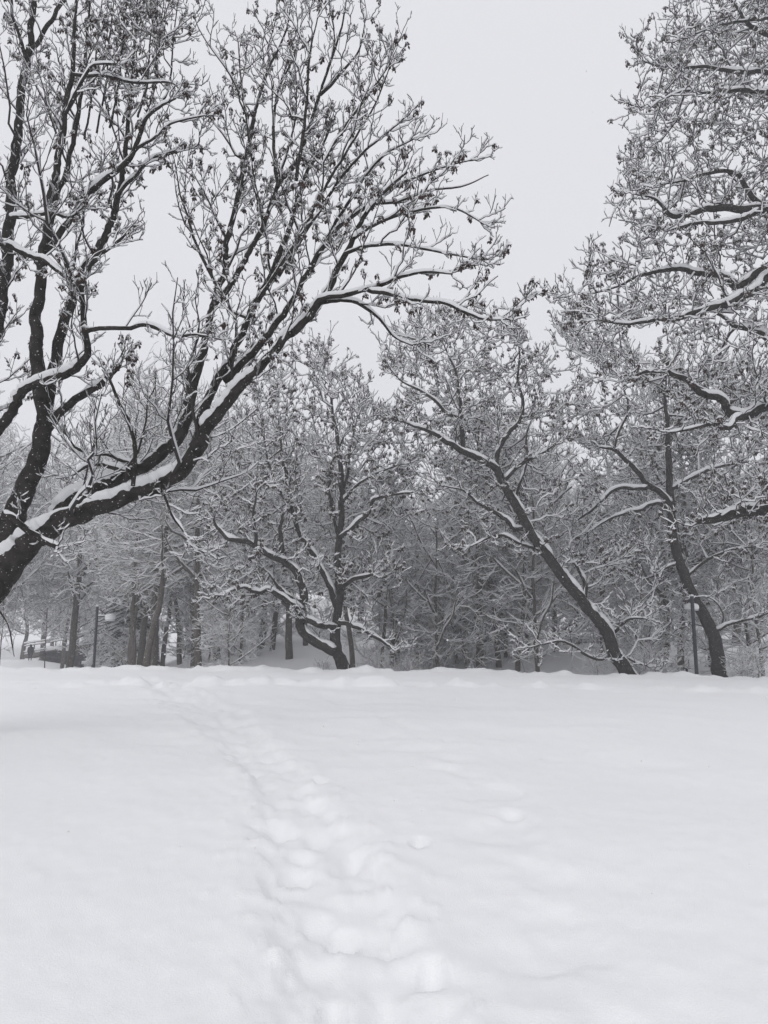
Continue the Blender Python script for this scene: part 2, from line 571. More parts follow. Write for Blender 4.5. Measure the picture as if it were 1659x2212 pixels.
def chains_of(nodes, parent, N0, rad0, tip, expo=0.5, cap=0.75):
    n = len(nodes)
    cnt = np.zeros(n)
    kids = [[] for _ in range(n)]
    for i in range(N0, n):
        kids[parent[i]].append(i)
    for i in range(n - 1, N0 - 1, -1):
        if not kids[i]:
            cnt[i] = 1
        if parent[i] >= N0:
            cnt[parent[i]] += cnt[i]
    r = np.zeros(n); r[:N0] = rad0
    for i in range(N0, n):
        r[i] = min(tip * max(cnt[i], 1) ** expo, r[parent[i]] * (cap if parent[i] < N0 else 1.0))
        r[i] = max(r[i], tip * 0.8)
    main = {}
    for i in range(N0, n):
        if kids[i]:
            main[i] = max(kids[i], key=lambda k: cnt[k])
    out = []
    for i in range(N0, n):
        p = parent[i]
        if p >= N0 and main.get(p) == i:
            continue
        ch = [p, i]
        while ch[-1] in main:
            ch.append(main[ch[-1]])
        P = nodes[ch].copy(); Rr = r[ch].copy(); Rr[0] = Rr[1]
        for _ in range(3):
            if len(P) > 2:
                P[1:-1] = 0.5 * P[1:-1] + 0.25 * (P[:-2] + P[2:])
        out.append((P, Rr))
    return out


def twig_batch(P0, D0, L, npt, curl, crook):
    K = len(P0)
    t = np.linspace(0, 1, npt)[None, :, None]
    up = np.array([0, 0, 1.0])
    P = P0[:, None] + L[:, None, None] * (D0[:, None] * t + up * (curl[:, None, None] * t * t))
    k = rng.normal(0, 1, (K, npt, 3)) * crook * L[:, None, None]
    k[:, 0] = 0
    return P + np.cumsum(k, 1) * 0.75


def sprout(P, R, cnt, t0, length, ang, npt, curl, crook, rk, rtip, down=0.45, alt=True):
    """Side branches off a batch of parents: fanned round the parent, leaning along it, curling up. -> P, R, parent index"""
    K, N = R.shape
    ii = np.repeat(np.arange(K), cnt); M_ = len(ii)
    first = np.r_[0, np.cumsum(cnt)[:-1]]
    rank = np.arange(M_) - np.repeat(first, cnt)
    t = t0 + (1 - t0) * (rank + rng.uniform(0.1, 0.9, M_)) / np.maximum(cnt[ii], 1)
    f = np.clip(t, 0, 0.999) * (N - 1); i0 = f.astype(int); w = (f - i0)[:, None]
    p0 = P[ii, i0] * (1 - w) + P[ii, i0 + 1] * w
    r0 = R[ii, i0] * (1 - w[:, 0]) + R[ii, i0 + 1] * w[:, 0]
    T = tangents(P)[ii, i0]
    U_, S_ = upframe(T)
    phi = rank * 2.4 + rng.uniform(0, 6.28, K)[ii] + rng.normal(0, .4, M_)
    th = np.radians(rng.normal(ang, 9, M_))
    D = np.cos(th)[:, None] * T + np.sin(th)[:, None] * (np.cos(phi)[:, None] * U_ + np.sin(phi)[:, None] * S_)
    L = length(ii, t) * np.where(np.cos(phi) < -0.35, down, 1.0)
    s = np.linspace(0, 1, npt)[None, :, None]
    k = rng.normal(0, 1, (M_, npt, 3)) * crook * L[:, None, None]
    k[:, 0] = 0
    cu = rng.uniform(*curl, M_)[:, None, None]
    Q = p0[:, None] + L[:, None, None] * (nrm(D)[:, None] * s + np.array([0, 0, 1.0]) * cu * s * s) + np.cumsum(k, 1) * 0.7
    rb = np.maximum(np.minimum(r0 * 0.7, rk * L), rtip)
    RR = rb[:, None] * (1 - np.linspace(0, 1, npt)[None]) + rtip * np.linspace(0, 1, npt)[None]
    return Q, RR, ii, L


def keys_at(P, kb, sb, size, nwing=6):
    """Clumps of dry winged seeds hanging at P, each with its own cap of snow."""
    K = len(P)
    if K == 0:
        return
    sz = size * rng.uniform(0.7, 1.3, K)
    for _ in range(nwing):
        a = rng.uniform(0, 2 * math.pi, K); tl = rng.uniform(0.2, 0.75, K)
        d = np.stack([np.cos(a) * tl, np.sin(a) * tl, -np.ones(K)], -1); d = nrm(d)
        b = rng.uniform(0, 2 * math.pi, K)
        s = nrm(np.cross(d, np.stack([np.cos(b), np.sin(b), np.zeros(K) + 0.1], -1)))
        n = np.cross(d, s)
        o = P + np.stack([np.cos(a), np.sin(a), np.zeros(K)], -1) * (0.22 * sz)[:, None] - np.array([0, 0, 1]) * (rng.uniform(-.1, .5, K) * sz)[:, None]
        l = (sz * rng.uniform(0.7, 1.15, K))[:, None]; wd = (sz * 0.24)[:, None]
        v = np.stack([o, o + d * l * .6 + s * wd + n * wd * .5, o + d * l, o + d * l * .6 - s * wd + n * wd * .5], 1)
        base = np.arange(K)[:, None] * 4
        kb.raw(v, np.concatenate([base + np.array([[0, 1, 2, 2]]), base + np.array([[0, 2, 3, 3]])]))
    r = (sz * rng.uniform(0.4, 0.7, K))[:, None]
    ang = np.arange(5) * 2 * math.pi / 5
    rg = [P + np.stack([np.cos(x + 0 * r[:, 0]), np.sin(x + 0 * r[:, 0]), 0 * r[:, 0] - 0.15], -1) * r for x in ang]
    top = P + np.array([0, 0, 1]) * r * rng.uniform(0.6, 1.0, (K, 1))
    v = np.stack(rg + [top], 1)
    base = np.arange(K)[:, None] * 6
    sb.raw(v, np.concatenate([base + np.array([[i, (i + 1) % 5, 5, 5]]) for i in range(5)]))


# ------------------------------------------------------------------ tagging
def tag(o, label=None, cat=None, group=None, kind=None):
    if label: o['label'] = label
    if cat: o['category'] = cat
    if group: o['group'] = group
    if kind: o['kind'] = kind
    return o


def empty(name, loc, rz=0.0):
    o = bpy.data.objects.new(name, None)
    C.objects.link(o)
    o.empty_display_size = 0.3
    o.location = loc
    o.rotation_euler = (0, 0, rz)
    return o


def shift(buf, loc):
    for k in range(len(buf.v)):
        buf.v[k] = buf.v[k] - np.asarray(loc)


# ------------------------------------------------------------------ trees
def finish_recursive(root, base, curves, w0, h0, keys, keysize, steep, hmax, rec, extra=()):
    """A crown of four orders of branches off traced limbs, each order finer than the last."""
    bb, sb = Buf(), Buf()
    NP = 40
    curves = [c for c in curves if c[1][0] > 0.0199]
    P = np.array([resample(p, r, NP)[0] for p, r in curves[1:]]); R = np.array([resample(p, r, NP)[1] for p, r in curves[1:]])
    Lm = np.linalg.norm(np.diff(P, axis=1), axis=2).sum(1)
    t0 = rec['t0']
    e1, e2, e3, e4 = rec.get('tips', (.006, .0048, .0042, .0038))
    k1, k2, k3, k4 = rec.get('crook', (.035, .045, .06, .05))
    b1, b2, b3, b4 = rec.get('len', (.38, .12, .085, .075))
    f2, f3 = rec.get('frac', (.42, .32))
    cnt = np.maximum(1, np.round(Lm * (1 - t0) * rec['d1'] * np.where(R[:, 0] < 0.02, 0.6, 1)).astype(int))
    B1, r1, i1, l1 = sprout(P, R, cnt, t0, lambda ii, t: np.clip(0.30 * Lm[ii] * (1.02 - t) + b1, .3, rec['max1']) * rng.uniform(.65, 1.25, len(ii)), 46, 9, (0.0, .45), k1, rec.get('taper', .013), e1)
    # the limbs themselves end in a fork
    B1b, r1b, _, l1b = sprout(P, R, np.full(len(P), 3), .93, lambda ii, t: rng.uniform(.75, 1.5, len(ii)) * b1, 26, 9, (0, .3), k1, rec.get('taper', .013), e1, 0.8)
    B1 = np.concatenate([B1, B1b]); r1 = np.concatenate([r1, r1b]); l1 = np.concatenate([l1, l1b])
    if len(extra):
        E1 = np.array([resample(p, r, 9)[0] for p, r in extra]); q1 = np.array([resample(p, r, 9)[1] for p, r in extra])
        el = np.linalg.norm(np.diff(E1, axis=1), axis=2).sum(1)
        kk = rng.normal(0, 1, E1.shape) * k1 * 1.3 * el[:, None, None]; kk[:, 0] = 0
        E1 = E1 + kk * .6
        q1 = np.maximum(q1 * np.linspace(1, .6, 9), e1)
        B1 = np.concatenate([B1, E1]); r1 = np.concatenate([r1, q1]); l1 = np.concatenate([l1, el])
    B2, r2, i2, l2 = sprout(B1, r1, np.maximum(2, np.round(l1 * rec['d2']).astype(int)), .22, lambda ii, t: (f2 * l1[ii] * (1.15 - t) + b2) * rng.uniform(.6, 1.2, len(ii)), 44, 6, (0.0, .5), k2, .014, e2)
    B3, r3, i3, l3 = sprout(B2, r2, np.maximum(2, np.round(l2 * rec['d3']).astype(int)), .2, lambda ii, t: (f3 * l2[ii] * (1.2 - t) + b3) * rng.uniform(.7, 1.3, len(ii)), 46, 4, (0.05, .6), k3, .02, e3, .7)
    B4, r4, i4, l4 = sprout(B3, r3, rng.integers(rec.get('n4', (1, 4))[0], rec.get('n4', (1, 4))[1], len(B3)), .35, lambda ii, t: rng.uniform(.55, 1.45, len(ii)) * b4, 46, 3, (0.1, .7), k4, .03, e4, .8)
    for B, r, sd, n in ((B1, r1, 6, 5), (B2, r2, 4, 3), (B3, r3, 3, 3), (B4, r4, 3, 3)):
        if sd == 3:
            bb.grid(keel(B, r))
        else:
            bb.grid(ring(B, r, sd), True)
        sb.grid(snow_strip(B, r, w0, h0, n, 0, hmax, steep))
    shift(bb, base); shift(sb, base)
    cr = bb.build('crown', M['twig'], root, kind='stuff')
    # seeds hang in bunches: some boughs carry many, others none
    own = np.concatenate([i2[i3]])
    rich = (rng.random(len(B1)) < rec['rich']) * rng.uniform(.4, 1, len(B1)) * (B1[:, 0, 2] > rec.get('zkeys', 5.0))
    m = rng.random(len(B3)) < keys * rich[own]
    kb, ks = Buf(), Buf()
    keys_at(np.concatenate([B3[m][:, -1], B3[m][:, 2]]) - base, kb, ks, keysize)
    kb.build('maple_keys', M['key'], cr, False, 'stuff')
    sb.v += ks.v; sb.q += [q + sb.n for q in ks.q]; sb.n += ks.n
    sb.build('snow_cover', M['tsnow'], cr, kind='stuff')
    return root


def make_tree(name, label, cat, base, limbs, attr, D=0.3, kill=0.35, infl=2.5, tip=0.009, twigs=1.3, L1=(0.35, 0.8), sub=2.2, w0=0.024, h0=0.045,
              keys=0.0, keysize=0.09, bark='bark', curl=(0.0, 0.45), crook=0.05, rmin=0.012, grow_from=0.0, fine=True, up=0.12, limb_step=None,
              steep=0.22, group=None, rough=0.045, patch=0.0, jit=0.10, hang=0.0, hmax=0.13, twig_r=0.006, iters=90, snow_step=0.1, tn=4, fringe=1, fr_r=1.0, snow_a=1.2, rec=None):
    """limbs: [(name, points, radii)], the first is the trunk. attr: attraction points for the crown."""
    base = np.asarray(base, float)
    root = tag(empty(name, base), label, cat, group)
    nodes, rads, curves = [], [], []
    for i, (ln, P, Rr) in enumerate(limbs):
        step = limb_step or max(0.05, 0.5 * np.mean(Rr))
        Ps, Rs = smooth_curve(P, Rr, max(step, 0.08), 0.42)
        b = Buf()
        sides = 14 if np.max(Rs) > 0.09 else 8
        G = ring(Ps[None], Rs[None], sides, rough)
        b.grid(G, True)
        V = np.vstack([G[0, -1], Ps[-1]]); b.raw(V, [(k, (k + 1) % sides, sides, sides) for k in range(sides)])
        shift(b, base)
        lo = b.build(ln, M[bark], root)
        sb = Buf()
        sb.grid(limb_snow(Ps, Rs, h0, hmax, steep, patch if i else max(patch, 0.5), snow_step, snow_a))
        shift(sb, base)
        sb.build('snow_cover', M['tsnow'], lo, kind='stuff')
        curves.append((Ps, Rs))
        q = max(4, int(np.linalg.norm(np.diff(Ps, axis=0), axis=1).sum() / D))
        Pn, Rn = resample(Ps, Rs, q)
        k0 = int(q * (grow_from if i == 0 else 0.12))
        nodes.append(Pn[k0:]); rads.append(Rn[k0:])
    nodes = np.concatenate(nodes); rads = np.concatenate(rads)
    if attr is None:
        return finish_recursive(root, base, curves, w0, h0, keys, keysize, steep, hmax, rec)
    if fringe:
        F = []
        for ln, P, Rr in limbs[1:]:
            if Rr[0] < 0.025:
                continue
            Pf, _ = resample(P, Rr, max(4, int(np.linalg.norm(np.diff(P, axis=0), axis=1).sum() / 0.25)))
            Pf = Pf[int(len(Pf) * 0.45):]
            k = np.repeat(np.arange(len(Pf)), fringe)
            F.append(Pf[k] + rng.normal(0, 1, (len(k), 3)) * np.array([.7, .7, .5]) * fr_r + [0, 0, .25 * fr_r])
            e = P[-1] + nrm(P[-1] - P[-2]) * np.linspace(.3, 1.0, 4)[:, None] * fr_r * 0.8
            F.append(np.repeat(e, 2, 0) + rng.normal(0, .3, (8, 3)) * fr_r)
        attr = np.concatenate([attr] + F)
    N, par, N0 = colonise(nodes, attr, D, kill, infl, iters, up, jit)
    chs = chains_of(N, par, N0, rads, tip)
    if rec:
        return finish_recursive(root, base, [(p[int(len(p) * rec.get('tr', 0)):], r[int(len(p) * rec.get('tr', 0)):]) if k == 0 else (p, r) for k, (p, r) in enumerate(curves)],
                                w0, h0, keys, keysize, steep, hmax, rec, chs)
    bb, sb = Buf(), Buf()
    byn = {}
    for P, Rr in chs:
        Lc = np.linalg.norm(np.diff(P, axis=0), axis=1).sum()
        n = min(24, max(3, int(Lc / (D * 0.75)) + 1))
        p, r = resample(P, Rr, n)
        r = r * np.linspace(1.0, 0.75, n)
        byn.setdefault(n, []).append((p, r))
    tipP, tipT, tipR = [], [], []
    for n, L in byn.items():
        P = np.array([a for a, _ in L]); Rr = np.array([b for _, b in L])
        k = rng.normal(0, 1, P.shape) * 0.05 * D
        k[:, 0] = 0
        P = P + k
        big = Rr.mean(1) > 0.022
        for m, sd, npt in ((big, 6, 5), (~big, 4, 3)):
            if m.any():
                bb.grid(ring(P[m], Rr[m], sd), True)
                sb.grid(snow_strip(P[m], Rr[m], w0, h0, npt, 0, hmax, steep))
        T = tangents(P)
        sl = slice(1, None)
        tipP.append(P[:, sl].reshape(-1, 3)); tipT.append(T[:, sl].reshape(-1, 3)); tipR.append(Rr[:, sl].reshape(-1))
        tipP.append(P[:, -1]); tipT.append(T[:, -1]); tipR.append(Rr[:, -1])
    P, T, Rr = np.concatenate(tipP), np.concatenate(tipT), np.concatenate(tipR)
    m = Rr < 0.05
    P, T = P[m], T[m]
    cnt = rng.poisson(twigs, len(P))
    P0 = np.repeat(P, cnt, 0); T0 = np.repeat(T, cnt, 0)
    K = len(P0)
    U0, S0 = upframe(T0)
    ph = rng.uniform(0, 6.283, K); th = np.radians(rng.normal(42, 12, K))
    ctr = attr.mean(0) - np.array([0, 0, 2.0])
    D1 = nrm(np.cos(th)[:, None] * T0 + np.sin(th)[:, None] * (np.cos(ph)[:, None] * U0 + np.sin(ph)[:, None] * S0) + 0.3 * nrm(P0 - ctr) + np.array([0, 0, 0.05 - hang]))
    Ls = rng.uniform(*L1, K)
    W = twig_batch(P0, D1, Ls, tn, rng.uniform(*curl, K), crook)
    WR = np.linspace(1.25, 0.7, tn)[None] * twig_r * rng.uniform(0.8, 1.3, (K, 1))
    bb.grid(keel(W, WR))
    sb.grid(snow_strip(W, WR, w0, h0, 3, 0, hmax, steep))
    TW = tangents(W)
    tips = [W[:, -1]]
    if sub > 0:
        c2 = rng.poisson(sub, K)
        ii = np.repeat(np.arange(K), c2); K2 = len(ii)
        t = rng.uniform(0.25, 1.0, K2) * (tn - 1.001)
        i0 = t.astype(int); f = (t - i0)[:, None]
        P2 = W[ii, i0] * (1 - f) + W[ii, i0 + 1] * f
        U2, S2 = upframe(TW[ii, i0]); ph = rng.uniform(0, 6.283, K2); th = np.radians(rng.normal(42, 10, K2))
        D2 = nrm(np.cos(th)[:, None] * TW[ii, i0] + np.sin(th)[:, None] * (np.cos(ph)[:, None] * U2 + np.sin(ph)[:, None] * S2) + np.array([0, 0, 0.12 - hang]))
        W2 = twig_batch(P2, D2, Ls[ii] * rng.uniform(0.25, 0.55, K2), 3, rng.uniform(*curl, K2), crook)
        R2 = np.linspace(0.9, 0.6, 3)[None] * twig_r * np.ones((K2, 1))
        bb.grid(keel(W2, R2))
        sb.grid(snow_strip(W2, R2, w0 * 0.85, h0 * 0.85, 3, 0, hmax, steep))
        tips.append(W2[:, -1])
    shift(bb, base); shift(sb, base)
    cr = bb.build('crown', M['greytwig' if bark == 'greybark' else 'twig'], root, kind='stuff')
    if keys > 0:
        tp = np.concatenate(tips)
        # seeds hang in groups: only where a slow noise says so
        gate = vnoise(tp[:, 0] * 0.8 + tp[:, 1] * 0.6, tp[:, 2] * 0.8, 3) > 0.12
        m = (rng.random(len(tp)) < keys) & gate
        kb, ks = Buf(), Buf()
        keys_at(tp[m] - base, kb, ks, keysize)
        kb.build('maple_keys', M['key'], cr, False, 'stuff')
        sb.v += ks.v; sb.q += [q + sb.n for q in ks.q]; sb.n += ks.n
    sb.build('snow_cover', M['tsnow'], cr, kind='stuff')
    return root


def copy_tree(o, loc, rz, sc, parent=None):
    c = o.copy(); C.objects.link(c)
    if parent is None:
        c.location = loc; c.rotation_euler = (0, 0, rz); c.scale = (sc[0], sc[0], sc[1])
    else:
        c.parent = parent
    for ch in o.children:
        copy_tree(ch, None, None, None, c)
    return c


def limb(name, pts, r, d, d2=None, dd=None):
    """A limb traced at (x, y) of the photograph; it runs from distance d to d2."""
    n = len(pts)
    ds = np.linspace(d, d if d2 is None else d2, n)
    P = np.array([at(p[0], p[1], q) for p, q in zip(pts, ds)])
    Rr = np.interp(np.linspace(0, 1, n), np.linspace(0, 1, len(r)), r)
    return (name, P, Rr)


# ------------------------------------------------------------------ the snow-covered ground: one sheet to the horizon
def build_ground():
    rr = [0.35]
    while rr[-1] < 1200:
        r = rr[-1]
        k = 1.06 if r < 2.2 else (1.0135 if r < 37 else (1.03 if r < 110 else 1.12))
        rr.append(r * k)
    rr = np.array(rr)
    fov = R_(33)
    aa = np.concatenate([np.linspace(-fov, fov, 290), np.linspace(fov, 2 * math.pi - fov, 46)[1:-1]])
    X = rr[:, None] * np.sin(aa); Y = rr[:, None] * np.cos(aa)
    Z = gz(X, Y)
    b = Buf()
    b.grid(np.stack([X, Y, Z], -1)[None], True)
    V = np.vstack([np.stack([X[0], Y[0], Z[0]], -1), [[0, 0, float(Z[0].mean())]]])
    n = len(aa)
    b.raw(V, [(i, (i + 1) % n, n, n) for i in range(n)])
    # faces wind so that normals point up
    b.q = [q[:, ::-1] if (q[:, 2] != q[:, 3]).all() else q[:, [1, 0, 2, 3]] for q in b.q]
    o = b.build('ground', M['snow'])
    o['kind'] = 'structure'
    o['label'] = 'lawn under deep fresh snow with a trodden trail of footprints'
    return o


build_ground()

# ------------------------------------------------------------------ the big maple at the left edge
dA = 12.0
A = []
A.append(limb('trunk', [(-390, 1690), (-330, 1590), (-240, 1470), (-140, 1360), (-30, 1250), (10, 1170), (40, 1100), (73, 1014), (91, 949), (95, 890), (87, 840), (84, 803), (76, 730),
                        (80, 676), (86, 620), (95, 550), (105, 480)],
              [.62, .58, .52, .44, .34, .23, .165, .15, .14, .13, .12, .11, .1, .09, .085, .08, .075], dA))
A.append(limb('limb', [(-70, 1330), (-10, 1255), (30, 1205), (75, 1165), (130, 1130), (204, 1101), (291, 1066), (345, 1046), (393, 1017), (428, 970), (446, 926), (473, 893), (509, 850), (545, 810),
                       (603, 745), (655, 695), (690, 655), (720, 600), (755, 535), (790, 462), (840, 405), (880, 372)],
              [.34, .26, .215, .18, .155, .132, .115, .112, .115, .108, .098, .086, .078, .072, .064, .058, .054, .046, .04, .032, .024, .015], dA, 10.6))
A.append(limb('limb', [(120, 1120), (165, 1075), (219, 1050), (266, 1031), (312, 1006), (349, 980), (381, 950), (402, 915), (412, 881), (413, 846), (412, 825), (414, 812)],
              [.13, .12, .108, .102, .1, .1, .1, .098, .095, .092, .09, .085], dA + .25, 12.6))
A.append(limb('limb', [(418, 985), (430, 930), (440, 880), (460, 845), (480, 812), (500, 770), (530, 700), (560, 640), (590, 580), (620, 510), (640, 440), (665, 370), (690, 330), (715, 270)],
              [.1, .08, .075, .07, .065, .06, .055, .05, .045, .04, .034, .028, .022, .014], 11.4, 12.2))
A.append(limb('limb', [(411, 850), (429, 800), (440, 752), (452, 694), (465, 645), (480, 590), (498, 500), (520, 400), (538, 309), (549, 255), (564, 193), (582, 145), (603, 105), (620, 60), (630, -10)],
              [.08, .07, .064, .06, .058, .056, .05, .046, .04, .034, .03, .026, .022, .018, .012], 12.6, 13.2))
A.append(limb('limb', [(462, 660), (500, 610), (545, 535), (575, 470), (600, 400), (640, 350), (675, 255), (692, 200), (720, 115), (742, 40), (752, -40)],
              [.05, .048, .044, .04, .037, .034, .03, .026, .02, .016, .01], 12.6, 12.0))
A.append(limb('limb', [(484, 822), (527, 781), (556, 752), (603, 690), (640, 635), (690, 545), (740, 485), (800, 445), (860, 438)],
              [.06, .057, .053, .05, .046, .04, .034, .027, .018], 11.3, 11.8))
A.append(limb('limb', [(668, 690), (690, 648), (740, 638), (800, 625), (860, 600), (920, 588), (978, 592)], [.045, .04, .035, .03, .024, .018, .01], 10.8, 10.2))
A.append(limb('limb', [(795, 627), (850, 640), (900, 648), (960, 655), (1005, 675), (1045, 690), (1095, 690)], [.03, .028, .026, .024, .02, .015, .009], 10.4, 10.0))
A.append(limb('limb', [(692, 655), (740, 648), (790, 665), (820, 690), (852, 728), (900, 750)], [.03, .028, .025, .02, .015, .01], 10.8, 11.0))
A.append(limb('limb', [(745, 548), (800, 530), (870, 530), (950, 545), (1040, 562)], [.026, .024, .02, .015, .008], 10.7, 10.4))
A.append(limb('limb', [(765, 515), (820, 480), (900, 455), (980, 450), (1045, 485)], [.026, .024, .02, .014, .008], 10.7, 11.2))
A.append(limb('limb', [(810, 440), (860, 400), (920, 375), (980, 355), (1022, 345)], [.022, .02, .016, .012, .008], 11.5, 11.2))
A.append(limb('limb', [(850, 440), (930, 412), (1000, 402), (1055, 378)], [.018, .016, .012, .008], 11.7, 12.0))
for pts in ([(560, 645), (640, 520), (705, 400), (760, 310), (815, 215), (850, 120)], [(600, 600), (690, 455), (760, 355), (820, 300), (868, 262)],
            [(546, 345), (532, 250), (520, 170), (514, 80)], [(640, 390), (660, 250), (668, 130), (690, 20)],
            [(692, 205), (735, 160), (775, 110), (790, 40)], [(705, 340), (755, 260), (800, 200), (846, 135)], [(690, 545), (760, 425), (825, 340), (895, 300)],
            [(600, 405), (590, 300), (600, 200), (640, 110), (655, 20)]):
    A.append(limb('limb', pts, [.03, .026, .02, .015, .008], 11.6 + rng.uniform(-.6, .8), 11.8 + rng.uniform(-1, 1)))
# left stems
A.append(limb('limb', [(-60, 1300), (-45, 1150), (-35, 980), (-25, 820), (-5, 690), (11, 582), (22, 455), (27, 364), (44, 255), (55, 160), (66, 90), (78, -30)],
              [.2, .17, .15, .13, .11, .1, .09, .083, .075, .068, .06, .045], dA + .8, 13))
A.append(limb('limb', [(60, 122), (110, 47), (150, -20)], [.045, .04, .035], 12.9, 13.0))
A.append(limb('limb', [(58, 125), (44, 80), (28, 40), (24, -30)], [.035, .03, .028, .022], 12.9, 12.6))
A.append(limb('limb', [(104, 490), (112, 418), (126, 345), (141, 255), (153, 182), (160, 127), (160, 73), (168, -20)], [.07, .064, .058, .05, .044, .037, .03, .018], dA, 11.6))
A.append(limb('limb', [(97, 530), (120, 436), (130, 400), (144, 360), (161, 290), (173, 215), (185, 110), (195, -10)], [.05, .05, .048, .046, .04, .034, .026, .015], dA + .2, 12.8))
A.append(limb('limb', [(98, 930), (135, 887), (182, 854), (232, 820), (262, 790)], [.075, .066, .058, .05, .02], dA, 11.4))
A.append(limb('limb', [(-30, 960), (0, 923), (22, 894), (47, 854), (60, 836), (109, 821), (145, 810), (175, 792), (193, 770), (186, 730), (178, 676), (178, 621), (189, 585), (204, 558), (233, 538), (272, 506)],
              [.085, .08, .075, .07, .066, .064, .062, .06, .056, .05, .045, .04, .036, .033, .028, .015], 11.6, 11.0))
A.append(limb('limb', [(185, 718), (225, 709), (276, 709), (302, 701), (338, 709), (375, 727), (420, 724), (455, 727)], [.035, .034, .032, .03, .027, .022, .017, .01], 11.2, 10.8))
A.append(limb('limb', [(92, 905), (106, 840), (120, 767), (145, 676), (165, 615), (200, 560), (225, 515), (240, 480), (255, 418), (269, 345), (276, 273), (287, 145), (298, -10)],
              [.1, .095, .09, .083, .075, .07, .064, .06, .052, .044, .037, .026, .014], dA + .3, 12.9))
A.append(limb('limb', [(104, 545), (140, 485), (175, 440), (218, 396), (269, 356), (287, 327), (306, 280), (316, 255), (349, 229), (380, 213)], [.055, .052, .05, .047, .043, .038, .033, .029, .022, .012], dA, 11.2))
A.append(limb('limb', [(255, 420), (291, 382), (327, 345), (382, 327), (425, 316), (431, 285)], [.032, .03, .027, .023, .016, .01], 12.5, 12.9))
A.append(limb('limb', [(272, 352), (300, 318), (330, 300), (365, 270), (400, 258), (437, 250)], [.026, .024, .02, .017, .013, .008], 11.6, 11.2))
A.append(limb('limb', [(20, 470), (55, 469), (109, 460), (153, 469), (182, 445)], [.036, .033, .028, .022, .012], 12.2, 11.4))
A.append(limb('limb', [(-40, 510), (0, 524), (55, 549), (98, 564), (135, 596), (160, 632)], [.05, .046, .04, .034, .028, .015], 11.8, 11.0))
A.append(limb('limb', [(155, 160), (196, 164), (240, 167), (291, 178), (364, 178), (392, 196)], [.03, .027, .024, .021, .015, .009], 11.6, 11.2))
A.append(limb('limb', [(142, 245), (160, 205), (182, 165), (205, 140), (262, 138)], [.03, .028, .024, .018, .01], 11.5, 11.1))
A.append(limb('limb', [(10, 1110), (40, 1130), (80, 1158), (124, 1183)], [.055, .05, .045, .036], 11.3, 10.7))
A.append(limb('limb', [(296, 1004), (233, 983), (196, 981), (164, 968), (150, 945)], [.03, .028, .025, .02, .01], 12.2, 11.8))
A.append(limb('limb', [(270, 1020), (240, 1010), (200, 1003), (160, 1025)], [.045, .04, .034, .016], 12.1, 11.7))
A.append(limb('limb', [(287, 1050), (292, 967), (276, 912), (255, 865), (236, 815)], [.034, .032, .03, .026, .02], 11.2, 11.1))
A.append(limb('limb', [(345, 1045), (360, 1087), (375, 1120), (396, 1149), (406, 1176)], [.02, .018, .016, .012, .006], 11.2, 11.4))
A.append(limb('limb', [(-60, 1255), (-20, 1290), (0, 1322), (18, 1351), (26, 1391), (31, 1418)], [.0199, .016, .013, .011, .009, .006], 11.0, 10.8))
for k in range(7):        # stems that rise out of the frame at the top left
    x0 = 200 + 28 * k + rng.uniform(-8, 8)
    A.append(limb('limb', [(x0 - 20, 300 - 12 * k), (x0, 180), (x0 + 8, 80), (x0 + 22, -30)], [.02, .017, .013, .008], 12.2 + rng.uniform(-1, 1), 12.6 + rng.uniform(-1, 1)))

make_tree('maple_tree', 'huge spreading maple at the left edge with a snow-lined limb sweeping low over the lawn', 'tree', at(-345, 1610, dA), A, None,
          h0=0.016, w0=0.0095, keys=0.75, keysize=0.066, patch=0.35, steep=0.36, hmax=0.085, snow_a=1.05, snow_step=0.035, limb_step=0.07,
          rec=dict(t0=0.22, d1=3.1, d2=5.4, d3=8.0, max1=2.2, rich=0.5))

